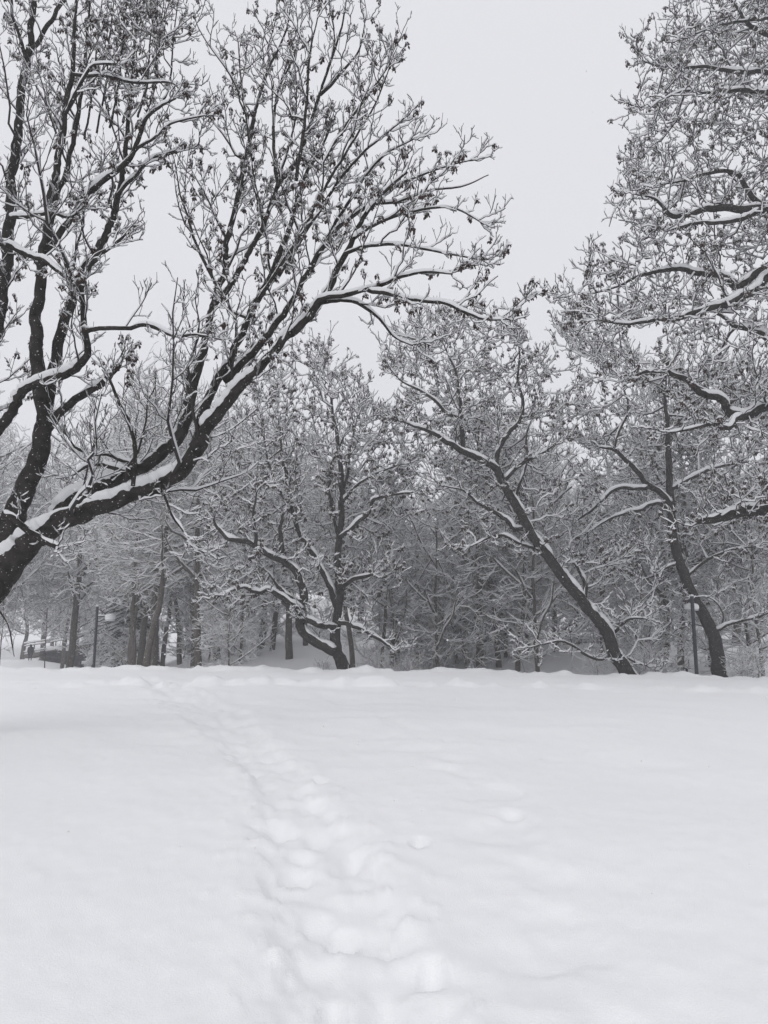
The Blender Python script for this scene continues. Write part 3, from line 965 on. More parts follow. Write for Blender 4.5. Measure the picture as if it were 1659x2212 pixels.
# ------------------------------------------------------------------ the forked tree in the middle
dB = 35.0
B = [limb('trunk', [(750, 1475), (741, 1444), (728, 1408), (723, 1378), (724, 1358), (729, 1328), (733, 1295), (733, 1262), (729, 1229), (731, 1179), (736, 1130), (738, 1060), (735, 1000), (725, 930), (715, 860)],
          [.36, .30, .26, .235, .215, .2, .19, .18, .165, .15, .14, .13, .11, .08, .04], dB, 35.5),
     limb('limb', [(724, 1408), (698, 1394), (668, 1378), (652, 1361), (648, 1328), (650, 1308), (658, 1288), (648, 1255), (635, 1229), (612, 1211), (609, 1179), (604, 1145), (612, 1110)],
          [.22, .215, .21, .205, .2, .195, .185, .17, .155, .135, .11, .085, .06], 34.8, 34.0),
     limb('limb', [(618, 1213), (581, 1198), (553, 1182), (533, 1170), (493, 1163), (470, 1140), (462, 1120)], [.15, .14, .13, .12, .1, .07, .04], 34.1, 33.4),
     limb('limb', [(553, 1184), (552, 1150), (548, 1110), (556, 1060)], [.09, .08, .06, .03], 33.8, 33.2),
     limb('limb', [(652, 1318), (625, 1302), (600, 1285), (575, 1272), (560, 1284), (530, 1270), (500, 1276), (470, 1290)], [.14, .13, .12, .1, .085, .07, .05, .03], 34.2, 33.0),
     limb('limb', [(652, 1300), (630, 1292), (600, 1268), (590, 1250), (570, 1230)], [.1, .09, .08, .06, .03], 34.3, 35),
     limb('limb', [(726, 1358), (706, 1352), (688, 1348), (658, 1337)], [.16, .15, .14, .12], 34.9, 34.2),
     limb('limb', [(730, 1345), (754, 1348), (775, 1357), (797, 1368), (824, 1386), (850, 1400)], [.1, .09, .085, .08, .065, .03], 34.7, 34.2),
     limb('limb', [(736, 1268), (764, 1252), (785, 1246), (806, 1240)], [.1, .09, .085, .06], 35.0, 34.6),
     limb('limb', [(728, 1312), (718, 1285), (705, 1252), (688, 1219), (672, 1190), (652, 1159), (640, 1130), (628, 1090), (617, 1020), (609, 984), (606, 930)],
          [.15, .145, .14, .13, .125, .12, .1, .09, .08, .06, .03], 35.2, 36),
     limb('limb', [(735, 1160), (755, 1145), (771, 1131), (799, 1103), (807, 1079), (835, 1071), (865, 1066), (895, 1064)], [.1, .095, .09, .085, .08, .06, .045, .02], 35.1, 34),
     limb('limb', [(733, 1160), (725, 1130), (716, 1090), (712, 1040), (718, 1000), (735, 960), (748, 930)], [.1, .095, .09, .08, .07, .05, .03], 35.4, 36.4),
     limb('limb', [(738, 1070), (750, 1030), (755, 980), (765, 930), (775, 890)], [.08, .07, .06, .045, .02], 35.6, 35),
     limb('limb', [(737, 1090), (765, 1055), (800, 1030), (840, 1012), (880, 1000)], [.07, .06, .05, .04, .02], 35.4, 34.2),
     limb('limb', [(640, 1130), (612, 1075), (590, 1030), (575, 980), (570, 930)], [.08, .07, .055, .045, .02], 35.8, 35)]
crownB = [(450, 1010), (520, 880), (560, 800), (610, 770), (690, 762), (745, 775), (790, 830), (830, 850), (880, 905), (915, 950), (918, 1010), (895, 1090), (880, 1180), (850, 1290), (800, 1330), (690, 1310),
          (600, 1330), (480, 1330), (430, 1230)]
attrB = poly_points(crownB, 980, 33.4, 39.5)
KW = dict(D=0.45, kill=0.62, infl=2.6, tip=0.017, jit=0.22, fringe=1, fr_r=0.8, up=0.08, grow_from=0.4, limb_step=0.14, snow_a=1.0, patch=0.38, hmax=0.10, steep=0.16,
          w0=0.019, h0=0.041, keys=0.6, keysize=0.12,
          rec=dict(t0=.3, d1=.7, d2=2.9, d3=4.4, max1=2.4, rich=.6, zkeys=3.0, tips=(.017, .014, .0115, .009), crook=(.05, .06, .075, .07), len=(.6, .25, .16, .17), frac=(.40, .34), taper=.016, n4=(1, 3), tr=.55))
make_tree('forked_tree', 'dark crooked tree forking just above the snow in the middle of the view', 'tree', at(750, 1470, dB), B, attrB, **KW)

# ------------------------------------------------------------------ the leaning tree and its neighbour with the lamp
dC = 34.5
Cc = [limb('trunk', [(1375, 1485), (1349, 1443), (1326, 1412), (1315, 1374), (1295, 1343), (1272, 1316), (1249, 1285), (1218, 1250), (1191, 1211), (1168, 1184), (1144, 1146), (1113, 1088), (1094, 1057), (1072, 1010)],
           [.36, .31, .28, .265, .25, .24, .235, .225, .22, .21, .2, .19, .18, .17], dC, 33.2),
      limb('limb', [(1076, 1016), (1060, 1004), (1029, 988), (1001, 976), (970, 956), (930, 933), (890, 918), (850, 905)], [.16, .15, .14, .13, .11, .08, .05, .02], 33.2, 32),
      limb('limb', [(1003, 977), (998, 940), (997, 900), (992, 850), (985, 802), (970, 770), (955, 735)], [.11, .1, .09, .07, .055, .04, .02], 33.0, 33.5),
      limb('limb', [(998, 903), (970, 896), (950, 876), (930, 857), (905, 842), (870, 825), (845, 800)], [.08, .075, .07, .06, .05, .035, .015], 33.2, 32.2),
      limb('limb', [(1068, 1008), (1078, 968), (1098, 937), (1122, 910), (1130, 870), (1118, 820), (1122, 770), (1120, 720)], [.12, .11, .1, .085, .075, .06, .045, .02], 33.2, 34.4),
      limb('limb', [(1088, 1040), (1130, 1000), (1160, 985), (1200, 960)], [.09, .08, .06, .03], 33.4, 32.6),
      limb('limb', [(1110, 1085), (1125, 1040), (1138, 1000), (1137, 940), (1150, 900)], [.07, .065, .06, .05, .025], 33.6, 34.6),
      limb('limb', [(1140, 1142), (1110, 1142), (1090, 1120), (1065, 1105), (1035, 1088), (1000, 1060), (960, 1050)], [.1, .09, .085, .08, .06, .04, .02], 33.7, 32.8),
      limb('limb', [(1172, 1186), (1140, 1180), (1110, 1168), (1085, 1155), (1050, 1165), (1010, 1185)], [.08, .07, .06, .055, .04, .02], 33.9, 33),
      limb('limb', [(1262, 1302), (1264, 1262), (1252, 1235), (1240, 1215)], [.11, .1, .08, .06], 34.2, 34.8),
      limb('limb', [(1316, 1375), (1340, 1352), (1362, 1338), (1395, 1335)], [.07, .06, .05, .03], 34.5, 33.6),
      limb('limb', [(1325, 1412), (1295, 1424), (1262, 1412), (1235, 1394), (1210, 1385), (1170, 1392), (1140, 1400)], [.06, .058, .055, .05, .045, .03, .015], 34.6, 33.8),
      limb('limb', [(1352, 1420), (1375, 1432), (1400, 1440)], [.05, .04, .02], 34.6, 34.2)]
crownC = [(830, 800), (822, 740), (850, 700), (925, 660), (1000, 658), (1060, 680), (1140, 658), (1155, 720), (1150, 765), (1220, 790), (1245, 830), (1250, 900), (1250, 1020), (1230, 1130), (1190, 1160),
          (1100, 1110), (1040, 1120), (950, 1080), (940, 1010), (890, 930)]
attrC = np.concatenate([poly_points(crownC, 600, 32.3, 38.5), poly_points([(980, 1080), (1110, 1120), (1190, 1220), (1150, 1230), (1000, 1180)], 40, 33, 36),
                        poly_points([(1230, 1180), (1420, 1160), (1440, 1400), (1340, 1400), (1270, 1290)], 50, 33, 36), poly_points([(1130, 1375), (1330, 1385), (1330, 1430), (1150, 1430)], 30, 33, 35)])
make_tree('leaning_tree', 'dark tree leaning steeply left from behind the snow bank with snow along its trunk', 'tree', at(1375, 1480, dC), Cc, attrC, **KW)

dD = 38.0
Dd = [limb('trunk', [(1560, 1490), (1554, 1455), (1545, 1385), (1527, 1343), (1508, 1308), (1485, 1262), (1465, 1208), (1454, 1161), (1450, 1122), (1446, 1045), (1444, 987), (1440, 900), (1430, 820)],
           [.36, .34, .31, .29, .27, .25, .23, .21, .2, .17, .15, .1, .05], dD, 37.5),
      limb('limb', [(1450, 1090), (1425, 1062), (1396, 1045), (1380, 1022), (1365, 1006), (1345, 988), (1326, 972), (1290, 965)], [.15, .14, .13, .12, .11, .1, .08, .03], 37.6, 36.4),
      limb('limb', [(1400, 1052), (1370, 1056), (1345, 1053), (1318, 1064), (1287, 1095), (1260, 1115), (1240, 1130)], [.1, .095, .09, .08, .07, .05, .03], 37.0, 36.2),
      limb('limb', [(1452, 1110), (1420, 1085), (1385, 1100), (1350, 1110), (1310, 1125), (1270, 1150)], [.1, .09, .08, .07, .05, .03], 37.6, 36.5),
      limb('limb', [(1326, 972), (1335, 935), (1352, 905), (1356, 870), (1345, 830)], [.07, .065, .06, .045, .02], 36.6, 37),
      limb('limb', [(1448, 1060), (1500, 1030), (1545, 1010), (1600, 1000)], [.1, .09, .07, .03], 37.6, 37.0),
      limb('limb', [(1530, 1352), (1550, 1362), (1575, 1350), (1610, 1340), (1660, 1325), (1700, 1318)], [.07, .065, .06, .055, .045, .03], 37.9, 37.0),
      limb('limb', [(1556, 1362), (1562, 1330), (1550, 1305), (1530, 1290), (1500, 1290)], [.04, .035, .03, .025, .015], 37.7, 37.2),
      limb('limb', [(1466, 1215), (1436, 1230), (1420, 1260), (1405, 1300), (1370, 1330), (1330, 1350)], [.06, .055, .05, .04, .03, .015], 37.7, 36.8),
      limb('limb', [(1480, 1250), (1520, 1215), (1570, 1190), (1640, 1180)], [.07, .06, .05, .03], 37.8, 37.2)]
crownD = [(1190, 680), (1250, 690), (1320, 760), (1420, 760), (1520, 800), (1720, 800), (1720, 1230), (1560, 1240), (1420, 1230), (1300, 1260), (1230, 1200), (1240, 1060), (1240, 900), (1230, 780)]
attrD = np.concatenate([poly_points(crownD, 620, 36.2, 43), poly_points([(1390, 1230), (1660, 1230), (1660, 1400), (1560, 1370), (1400, 1360)], 50, 37, 40)])
make_tree('lamp_tree', 'tall dark tree bending left right behind the lamp post', 'tree', at(1560, 1485, dD), Dd, attrD, **KW)

# ------------------------------------------------------------------ the tall maple whose trunk stands beyond the right edge
dE = 23.0
E = [limb('trunk', [(1960, 1560), (1950, 1400), (1925, 1200), (1905, 1000), (1885, 800), (1870, 600), (1860, 400), (1850, 200), (1840, -60)], [.6, .5, .46, .42, .38, .34, .28, .22, .15], dE),
     limb('limb', [(1915, 1110), (1800, 1110), (1659, 1103), (1605, 1103), (1558, 1118), (1520, 1124), (1505, 1130)], [.25, .22, .19, .175, .15, .1, .05], dE, 22.2),
     limb('limb', [(1900, 960), (1780, 905), (1690, 873), (1659, 875), (1612, 898), (1574, 890), (1562, 863), (1520, 852), (1500, 836), (1485, 821), (1442, 805), (1403, 801), (1360, 815)],
          [.22, .2, .17, .16, .14, .13, .11, .1, .09, .085, .065, .045, .02], dE, 21.5),
     limb('limb', [(1604, 899), (1570, 921), (1540, 917), (1500, 925), (1440, 935)], [.08, .07, .06, .045, .02], 21.9, 21),
     limb('limb', [(1880, 760), (1760, 690), (1690, 700), (1659, 732), (1636, 716), (1589, 705), (1558, 681), (1520, 660)], [.2, .16, .13, .11, .09, .07, .05, .02], dE, 24.5),
     limb('limb', [(1872, 640), (1740, 560), (1680, 575), (1640, 620), (1600, 640), (1572, 655), (1528, 666), (1474, 684), (1419, 691), (1350, 700), (1290, 690)],
          [.2, .17, .15, .13, .115, .1, .085, .07, .055, .035, .015], dE, 21.0),
     limb('limb', [(1690, 560), (1640, 585), (1594, 618), (1565, 597), (1510, 589), (1455, 582), (1383, 596), (1330, 620), (1260, 640)], [.13, .12, .11, .1, .085, .07, .05, .03, .012], 22.6, 23.5),
     limb('limb', [(1866, 520), (1760, 460), (1659, 451), (1583, 451), (1525, 451), (1481, 464), (1448, 466), (1430, 444), (1412, 429), (1370, 420)], [.17, .15, .125, .11, .1, .085, .07, .05, .035, .015], dE, 21.4),
     limb('limb', [(1640, 455), (1594, 474), (1540, 482), (1492, 484), (1440, 500)], [.08, .07, .06, .045, .02], 22.2, 21.2),
     limb('limb', [(1700, 470), (1637, 436), (1594, 382), (1575, 371), (1528, 375), (1480, 390), (1420, 400)], [.1, .09, .075, .065, .05, .035, .015], 22.6, 23.4),
     limb('limb', [(1858, 330), (1740, 240), (1659, 200), (1583, 195), (1528, 200), (1480, 196), (1430, 215)], [.13, .1, .075, .06, .045, .03, .012], dE, 22),
     limb('limb', [(1855, 260), (1740, 170), (1659, 156), (1583, 156), (1528, 145), (1455, 145), (1419, 142), (1385, 130)], [.12, .1, .08, .065, .05, .035, .025, .012], dE, 23.6),
     limb('limb', [(1850, 200), (1730, 120), (1659, 76), (1615, 51), (1594, 18), (1560, -20)], [.11, .1, .085, .065, .045, .02], dE, 22.6),
     limb('limb', [(1845, 60), (1740, 20), (1659, 40), (1600, 45), (1540, 60), (1480, 80)], [.08, .07, .05, .04, .028, .012], dE, 22.2)]
crownE1 = [(1430, -60), (1440, 30), (1420, 40), (1400, 110), (1365, 135), (1415, 180), (1420, 255), (1345, 290), (1320, 400), (1330, 455), (1285, 510), (1268, 560), (1222, 605), (1190, 685), (1250, 690),
           (1262, 760), (1300, 830), (1420, 870), (1500, 960), (1720, 960), (1720, -60)]
attrE = np.concatenate([poly_points(crownE1, 820, 20.8, 27.5), poly_points([(1480, 930), (1720, 940), (1720, 1180), (1540, 1160)], 70, 21.5, 24.5)])
KE = dict(KW); KE.update(D=0.38, kill=0.5, infl=2.2, tip=0.014, w0=0.015, h0=0.029, keysize=0.10, limb_step=0.11, snow_step=0.07, hmax=0.08, patch=0.4,
                         rec=dict(KW['rec'], tips=(.014, .0115, .009, .007), len=(.5, .2, .13, .14), d2=3.2, d3=5.0, max1=2.0, rich=.65))
make_tree('overhanging_tree', 'tall snow-laden maple leaning in over the right edge, its trunk out of view', 'tree', at(1960, 1540, dE), E, attrE, **KE)

# ------------------------------------------------------------------ trees of the wood behind: five kinds, each tree copied as a tree of its own
def dome_points(n, c, r, lo=-1.0):
    out = []
    while len(out) < n:
        p = rng.uniform(-1, 1, (n * 3, 3))
        q = p[(np.linalg.norm(p, axis=1) < 1) & (p[:, 2] > lo)]
        m = 1 + 0.25 * vnoise(q[:, 0] * 3 + c[2], q[:, 1] * 3 + q[:, 2] * 2, 4)
        out += list(q * m[:, None] * np.array(r) + np.array(c))
    return np.array(out[:n])


def proto_trunk(h, r, lean=0.3, wob=0.25):
    z = np.linspace(0, h, 7)
    x = np.cumsum(np.r_[0, rng.normal(0, wob, 6)]) + lean * z / h
    y = np.cumsum(np.r_[0, rng.normal(0, wob, 6)])
    return ('trunk', np.stack([x, y, z], -1), np.linspace(r, r * 0.3, 7))


def proto_limbs(n, trunk, zmin, length, rise, r):
    out = [trunk]
    P, Rr = trunk[1], trunk[2]
    for k in range(n):
        z = rng.uniform(zmin, P[-1, 2])
        b = np.array([np.interp(z, P[:, 2], P[:, j]) for j in range(3)])
        a = k * 2.4 + rng.uniform(-.4, .4)
        L = length * rng.uniform(0.7, 1.2)
        d = np.array([math.cos(a), math.sin(a), 0])
        s = np.linspace(0, 1, 5)
        pts = b + np.outer(s, d) * L + np.outer(s ** 1.3, [0, 0, 1]) * L * rise * rng.uniform(0.4, 1.4) + rng.normal(0, 0.12, (5, 3)) * s[:, None]
        out.append(('limb', pts, np.linspace(min(r, np.interp(z, P[:, 2], Rr) * 0.7), 0.03, 5)))
    return out


WOOD = 'trees of the wood behind the lawn'
KP = dict(D=0.45, kill=0.45, infl=3.0, tip=0.013, twigs=0.95, L1=(0.4, 0.9), sub=1.3, w0=0.023, h0=0.042, fringe=0, curl=(-0.05, 0.4), crook=0.05, grow_from=0.35, hmax=0.16, twig_r=0.010, limb_step=0.3, bark='greybark',
          steep=0.18, iters=60)
t = proto_trunk(13, 0.3)
broad = make_tree('broad_tree', 'x', 'tree', (0, 0, 0), proto_limbs(11, t, 3.2, 4.2, 0.7, 0.14), dome_points(850, (0.2, 0, 9.0), (5.4, 5.4, 6.6), -0.85), **KP)
t = proto_trunk(12, 0.26, -0.6, 0.35)
broad2 = make_tree('spreading_tree', 'x', 'tree', (0, 0, 0), proto_limbs(12, t, 2.4, 4.6, 0.45, 0.13), dome_points(850, (-0.3, 0, 8.0), (6.0, 6.0, 5.2), -0.85), **KP)
t = proto_trunk(17, 0.21, 0.2, 0.2)
tall = make_tree('tall_tree', 'x', 'tree', (0, 0, 0), proto_limbs(10, t, 6.5, 3.0, 0.9, 0.10), dome_points(800, (0, 0, 12.6), (3.7, 3.7, 6.4)), **KP)
KY = dict(KP); KY.update(D=0.3, kill=0.32, tip=0.008, L1=(0.3, 0.8), w0=0.016, h0=0.030, twig_r=0.006, twigs=0.95, crook=0.035, up=0.25, jit=0.12, grow_from=0.08)
t = proto_trunk(7.5, 0.09, 0.0, 0.05)
young = make_tree('young_tree', 'x', 'tree', (0, 0, 0), proto_limbs(14, t, 0.6, 2.3, 0.8, 0.04), dome_points(300, (0, 0, 4.2), (2.5, 2.5, 4.0)), **KY)
KB = dict(KY); KB.update(twigs=1.3, L1=(0.3, 0.7))
t = proto_trunk(6.5, 0.06, 0.1, 0.06)
sapling = make_tree('sapling', 'x', 'tree', (0, 0, 0), proto_limbs(9, t, 2.4, 1.5, 0.8, 0.03), dome_points(300, (0, 0, 4.7), (1.6, 1.6, 2.6)), **KY)
t = proto_trunk(3.2, 0.05, 0.3, 0.1)
bush = make_tree('bare_shrub', 'x', 'shrub', (0, 0, 0), proto_limbs(9, t, 0.15, 1.8, 1.0, 0.03), dome_points(220, (0, 0, 1.8), (2.4, 2.4, 1.9), -0.8), **KB)


def spruce(name):
    """A dark evergreen: drooping boughs of needle fans, each bough loaded with snow."""
    root = empty(name, (0, 0, 0))
    h = 13.0
    b = Buf(); P = np.array([[[0, 0, z] for z in np.linspace(0, h, 8)]], float)
    b.grid(ring(P, np.linspace(0.2, 0.02, 8)[None], 8, 0.03), True)
    b.build('trunk', M['greybark'], root)
    nb, sb = Buf(), Buf()
    n = 330
    z = rng.uniform(0.6, h - 0.2, n)
    L = (1 - z / h) ** 0.75 * 3.6 * rng.uniform(0.65, 1.1, n) + 0.25
    a = rng.uniform(0, 2 * math.pi, n)
    for k in range(n):
        s = np.linspace(0, 1, 5)
        d = np.array([math.cos(a[k]), math.sin(a[k]), 0]); sd = np.array([-d[1], d[0], 0])
        c = np.array([0, 0, z[k]]) + np.outer(s, d) * L[k] + np.outer(0.18 * s - 0.42 * s * s, [0, 0, 1]) * L[k]
        c = c + rng.normal(0, 0.05, c.shape)
        wd = (0.16 + 0.24 * np.sin(np.pi * np.clip(s, 0.1, 1))) * (0.4 + 0.2 * L[k])
        Lf = c - sd * wd[:, None] - [0, 0, 0.2]; Rt = c + sd * wd[:, None] - [0, 0, 0.2]
        nb.grid(np.stack([Lf, c - [0, 0, 0.03], Rt], 1)[None])
        wd = wd * 0.8
        Lf = c - sd * wd[:, None] - [0, 0, 0.11] + rng.normal(0, .03, c.shape); Rt = c + sd * wd[:, None] - [0, 0, 0.11] + rng.normal(0, .03, c.shape)
        sb.grid(np.stack([Lf, c + [0, 0, 0.05 + 0.03 * rng.random()], Rt], 1)[None])
    cr = nb.build('crown', M['conifer'], root, kind='stuff')
    sb.build('snow_cover', M['tsnow'], cr, kind='stuff')
    return root


fir = spruce('spruce_tree')
tag(fir, 'x', 'tree')
LAB = {broad: 'broad snow-thick bare tree in the deep rows far behind the lawn',
       broad2: 'wide-limbed snowy bare tree in the deep rows far behind the lawn',
       tall: 'tall straight bare tree in the deep rows far behind the lawn',
       young: 'slender young tree with fine snowy twigs at the near edge of the wood',
       sapling: 'thin bare-stemmed sapling with a light snowy top at the edge of the wood',
       bush: 'low bare shrub buried in snow at the foot of the wood',
       fir: 'dark evergreen with snow-loaded drooping boughs deep in the wood'}
used = set()


PLANTED = []


def plant(proto, x, d, rz, sc, scz=None, label=None):
    X = at(x, 1420, d)[0]
    loc = (X, d, g(X, d) - 0.12)
    sc = (sc, scz or sc)
    if proto in used:
        o = copy_tree(proto, loc, rz, sc)
    else:
        used.add(proto); o = proto
        o.location = loc; o.rotation_euler = (0, 0, rz); o.scale = (sc[0], sc[0], sc[1])
    o['label'] = label or LAB[proto]
    o['group'] = WOOD
    if not label and (d < 64 or proto is bush):
        PLANTED.append((x, d, proto, o))
    return o


def label_by_place():
    """Every tree of the near wood is named by its kind and by how it stands to a thing one can find."""
    marks = [(-999, 'left picture edge'), (65, 'walker on the mound'), (211, 'near left lamp'), (328, 'leaning grey-barked trunk'), (428, 'mottled brown trunk'), (750, 'forked middle tree'),
             (944, 'symmetrical young tree'), (1345, 'foot of the steeply leaning tree'), (1503, 'nearest lamp')]
    noun = {broad: 'broad bare tree', broad2: 'low wide-limbed tree', tall: 'tall straight-trunked tree', young: 'slender young tree', sapling: 'thin bare-stemmed sapling', bush: 'low bare snowy shrub',
            fir: 'dark snow-loaded evergreen'}
    nth = ['first', 'second', 'third', 'fourth', 'fifth', 'sixth', 'seventh', 'eighth', 'ninth', 'tenth', 'eleventh', 'twelfth', 'thirteenth', 'fourteenth', 'fifteenth']
    cells = {}
    for x, d, pr, o in PLANTED:
        k = max(i for i, m_ in enumerate(marks) if m_[0] <= x)
        cells.setdefault((k, noun[pr]), []).append((x, d, o))
    for (k, nn), L in cells.items():
        L.sort(key=lambda q: q[0])
        for i, (x, d, o) in enumerate(L):
            o['label'] = ('%s %s counting rightward from the %s' % (nth[i], nn, marks[k][1])) if len(L) > 1 else 'only %s just rightward of the %s' % (nn, marks[k][1])


U = lambda a, b: float(rng.uniform(a, b))
# trees one can pick out by their trunks (x in the photograph, distance)
plant(tall, 313, 43, 0.4, 1.0, 0.92, 'leaning grey-barked trunk between the two left lamps, tallest of that clump')
plant(tall, 290, 48, 2.0, 0.9, 0.8, 'straight dark trunk just left of the leaning grey-barked one')
plant(tall, 428, 44, 4.4, 1.0, 0.88, 'mottled brown trunk standing alone right of the farther left lamp')
plant(tall, 352, 66, 1.0, 1.0, .9)
plant(tall, 389, 64, 2.5, 1.0)
plant(tall, 279, 56, 5.2, 1.0)
plant(tall, 764, 41, 3.3, 0.7, 0.72, 'snow-plastered trunk close behind the forked tree in the middle')
plant(young, 944, 44, 0.3, 1.15, 1.15, 'symmetrical young tree with upswept branches in the middle gap')
plant(young, 496, 42, 1.7, 0.75, 0.75, 'small pale young tree left of the forked tree')
plant(sapling, 99, 60, 2.6, 0.8, 1.5, 'thin young tree left of the near left lamp post')
plant(sapling, 2, 55, 4.0, 0.8, 1.5, 'thin young tree at the far left edge beside the walker')
for x, d, pr, sc in ((1034, 46, tall, .85), (1041, 49, young, 1.4), (1078, 47, tall, .8), (1086, 52, young, 1.5), (1093, 50, young, 1.4), (1117, 45, tall, .75), (1136, 50, tall, .8), (1159, 42, young, 1.3),
                     (587, 55, tall, .95), (624, 50, broad2, .9), (660, 56, tall, .9), (824, 45, tall, .6), (847, 47, tall, .6), (1467, 44, tall, .85), (1534, 47, young, 1.3), (1620, 43, young, 1.3),
                     (1645, 41, young, 1.2), (1430, 48, broad, .85), (135, 84, tall, 1.0), (156, 86, tall, .9), (150, 75, sapling, 1.2), (172, 88, broad, .7), (520, 50, young, 1.1), (560, 60, broad, .9),
                     (470, 58, broad, 1.0), (262, 76, fir, .9), (285, 66, fir, .8), (235, 99, fir, 1.0), (1250, 56, young, 1.3), (1350, 58, broad2, .9), (1300, 50, young, 1.2), (1590, 55, broad, .9), (1400, 60, tall, .9),
                     (985, 50, young, 1.3), (900, 50, young, 1.35), (860, 52, young, 1.2), (1010, 58, young, 1.4), (1060, 56, young, 1.5), (1200, 52, young, 1.4), (1200, 60, broad, .85)):
    plant(pr, x, d, U(0, 6.28), sc * U(.93, 1.07))
# shrubs and saplings along the foot of the wood
for x, d in ((520, 52), (860, 46), (900, 47), (985, 48), (1010, 46), (1060, 56), (1190, 58), (1380, 46), (1420, 43), (1500, 60), (1600, 58), (1640, 60), (270, 60), (250, 72), (690, 60), (395, 70),
             (1270, 62), (1330, 60), (450, 56), (590, 62)):
    plant(bush, x, d, U(0, 6.28), U(.8, 1.35))
for x, d, s_ in ((1395, 35.5, .3), (1412, 36, .38), (1378, 35, .24), (1600, 37, .35), (1636, 36, .42), (1290, 36, .3), (880, 38, .3), (815, 37.5, .35), (700, 38, .25)):
    plant(bush, x, d, U(0, 6.28), s_, s_, None)
# tall crowns that close the view behind the big maple
for x, d, pr, sz in ((-70, 54, broad, 1.3), (-15, 58, tall, 1.0), (146, 60, broad, 1.4), (304, 57, broad2, 1.5), (330, 52, broad, 1.42), (420, 56, broad2, 1.35), (500, 60, broad, 1.35), (-20, 66, broad, 1.4), (90, 104, broad, 1.9)):
    plant(pr, x, d, U(0, 6.28), 1.0, sz)
# the deeper rows
for row, (d0, n, hs) in enumerate(((68, 9, 1.0), (84, 10, 1.05), (104, 12, 1.15), (126, 13, 1.25))):
    for k in range(n):
        x = -140 + (1940) * (k + U(.15, .85)) / n
        pr = (broad, broad2, tall, broad2, fir, broad)[int(rng.integers(0, 6))]
        d = d0 + U(-6, 6)
        if pr is fir and not (240 < x < 480):
            pr = tall
        if x < 250 and d < 97:
            d = d + 34
        dip = 1 - 0.60 * math.exp(-((x - 915) / 110) ** 2)
        if 780 < x < 1300 and rng.random() < 0.35:
            continue
        plant(pr, x, d, U(0, 6.28), hs * U(.9, 1.15), hs * U(.85, 1.1) * dip * (1.1 if x < 500 else 0.95))

label_by_place()

# ------------------------------------------------------------------ lamps
def make_lamp(label, d, x, ytop, arm_ang, tilt=0.0):
    p = at(x, ytop, d)
    z0 = g(p[0], d) - 0.05
    root = tag(empty('street_lamp', (p[0], d, z0), arm_ang), label, 'street lamp', 'park lamps along the path')
    h = p[2] - z0
    if make_lamp.proto is not None:
        for ch in make_lamp.proto.children:
            c = ch.copy(); C.objects.link(c); c.parent = root
            for q in ch.children:
                e = q.copy(); C.objects.link(e); e.parent = c
        root.scale = (1, 1, h / make_lamp.h)
        root.rotation_euler = (0, tilt, arm_ang)
        return root
    make_lamp.proto, make_lamp.h = root, h
    b = Buf(); b.bar((0, 0, 0), (0, 0, h), 0.085, 12); po = b.build('pole', M['steel'], root)
    b = Buf(); b.lathe([(0.085, 0), (0.088, .04), (0.07, .1), (0.035, .13), (0.0, .135)], (0, 0, h - .01), 12); b.build('snow_cover', M['tsnow'], po, kind='stuff')
    az = h - 0.62
    b = Buf(); b.bar((0, 0, az), (0.78, 0, az), 0.05, 8); ar = b.build('arm', M['steel'], root)
    b = Buf(); b.grid(snow_strip(np.array([[[.08 + .06 * k, 0, az] for k in range(12)]]), np.full((1, 12), .05), .02, .02, 5)); b.build('snow_cover', M['tsnow'], ar, kind='stuff')
    b = Buf(); b.bar((0, 0, h - .12), (0.74, 0, az + .02), 0.03, 6); b.build('brace', M['steel'], root)
    b = Buf(); b.lathe([(0.0, -.02), (0.1, -.03), (0.24, -.1), (.305, -.2), (.315, -.37), (.30, -.37), (.28, -.22), (.0, -.12)], (0.84, 0, az + .05), 24); sh = b.build('lamp_shade', M['shade'], root)
    b = Buf()
    prof = [(.33, -.26), (.345, -.17), (.33, -.03), (.27, .06), (.16, .115), (0, .135)]
    b.lathe(prof, (0.84, 0, az + .05), 24); b.build('snow_cover', M['tsnow'], sh, kind='stuff')
    return root


make_lamp.proto = None
make_lamp('black park lamp near the left edge with its arm and snow-capped shade pointing right', 50, 210.5, 1310, 0.15)
make_lamp('fainter lamp deeper in the wood beyond the leaning grey-barked trunk', 60, 334, 1331, -0.2)
make_lamp('nearest lamp, its black pole leaning slightly before the bent trunk', 36.5, 1494, 1288, 1.25, -0.045)
make_lamp('distant lamp half lost in twigs left of the nearest pole', 60, 1452, 1335, math.pi)

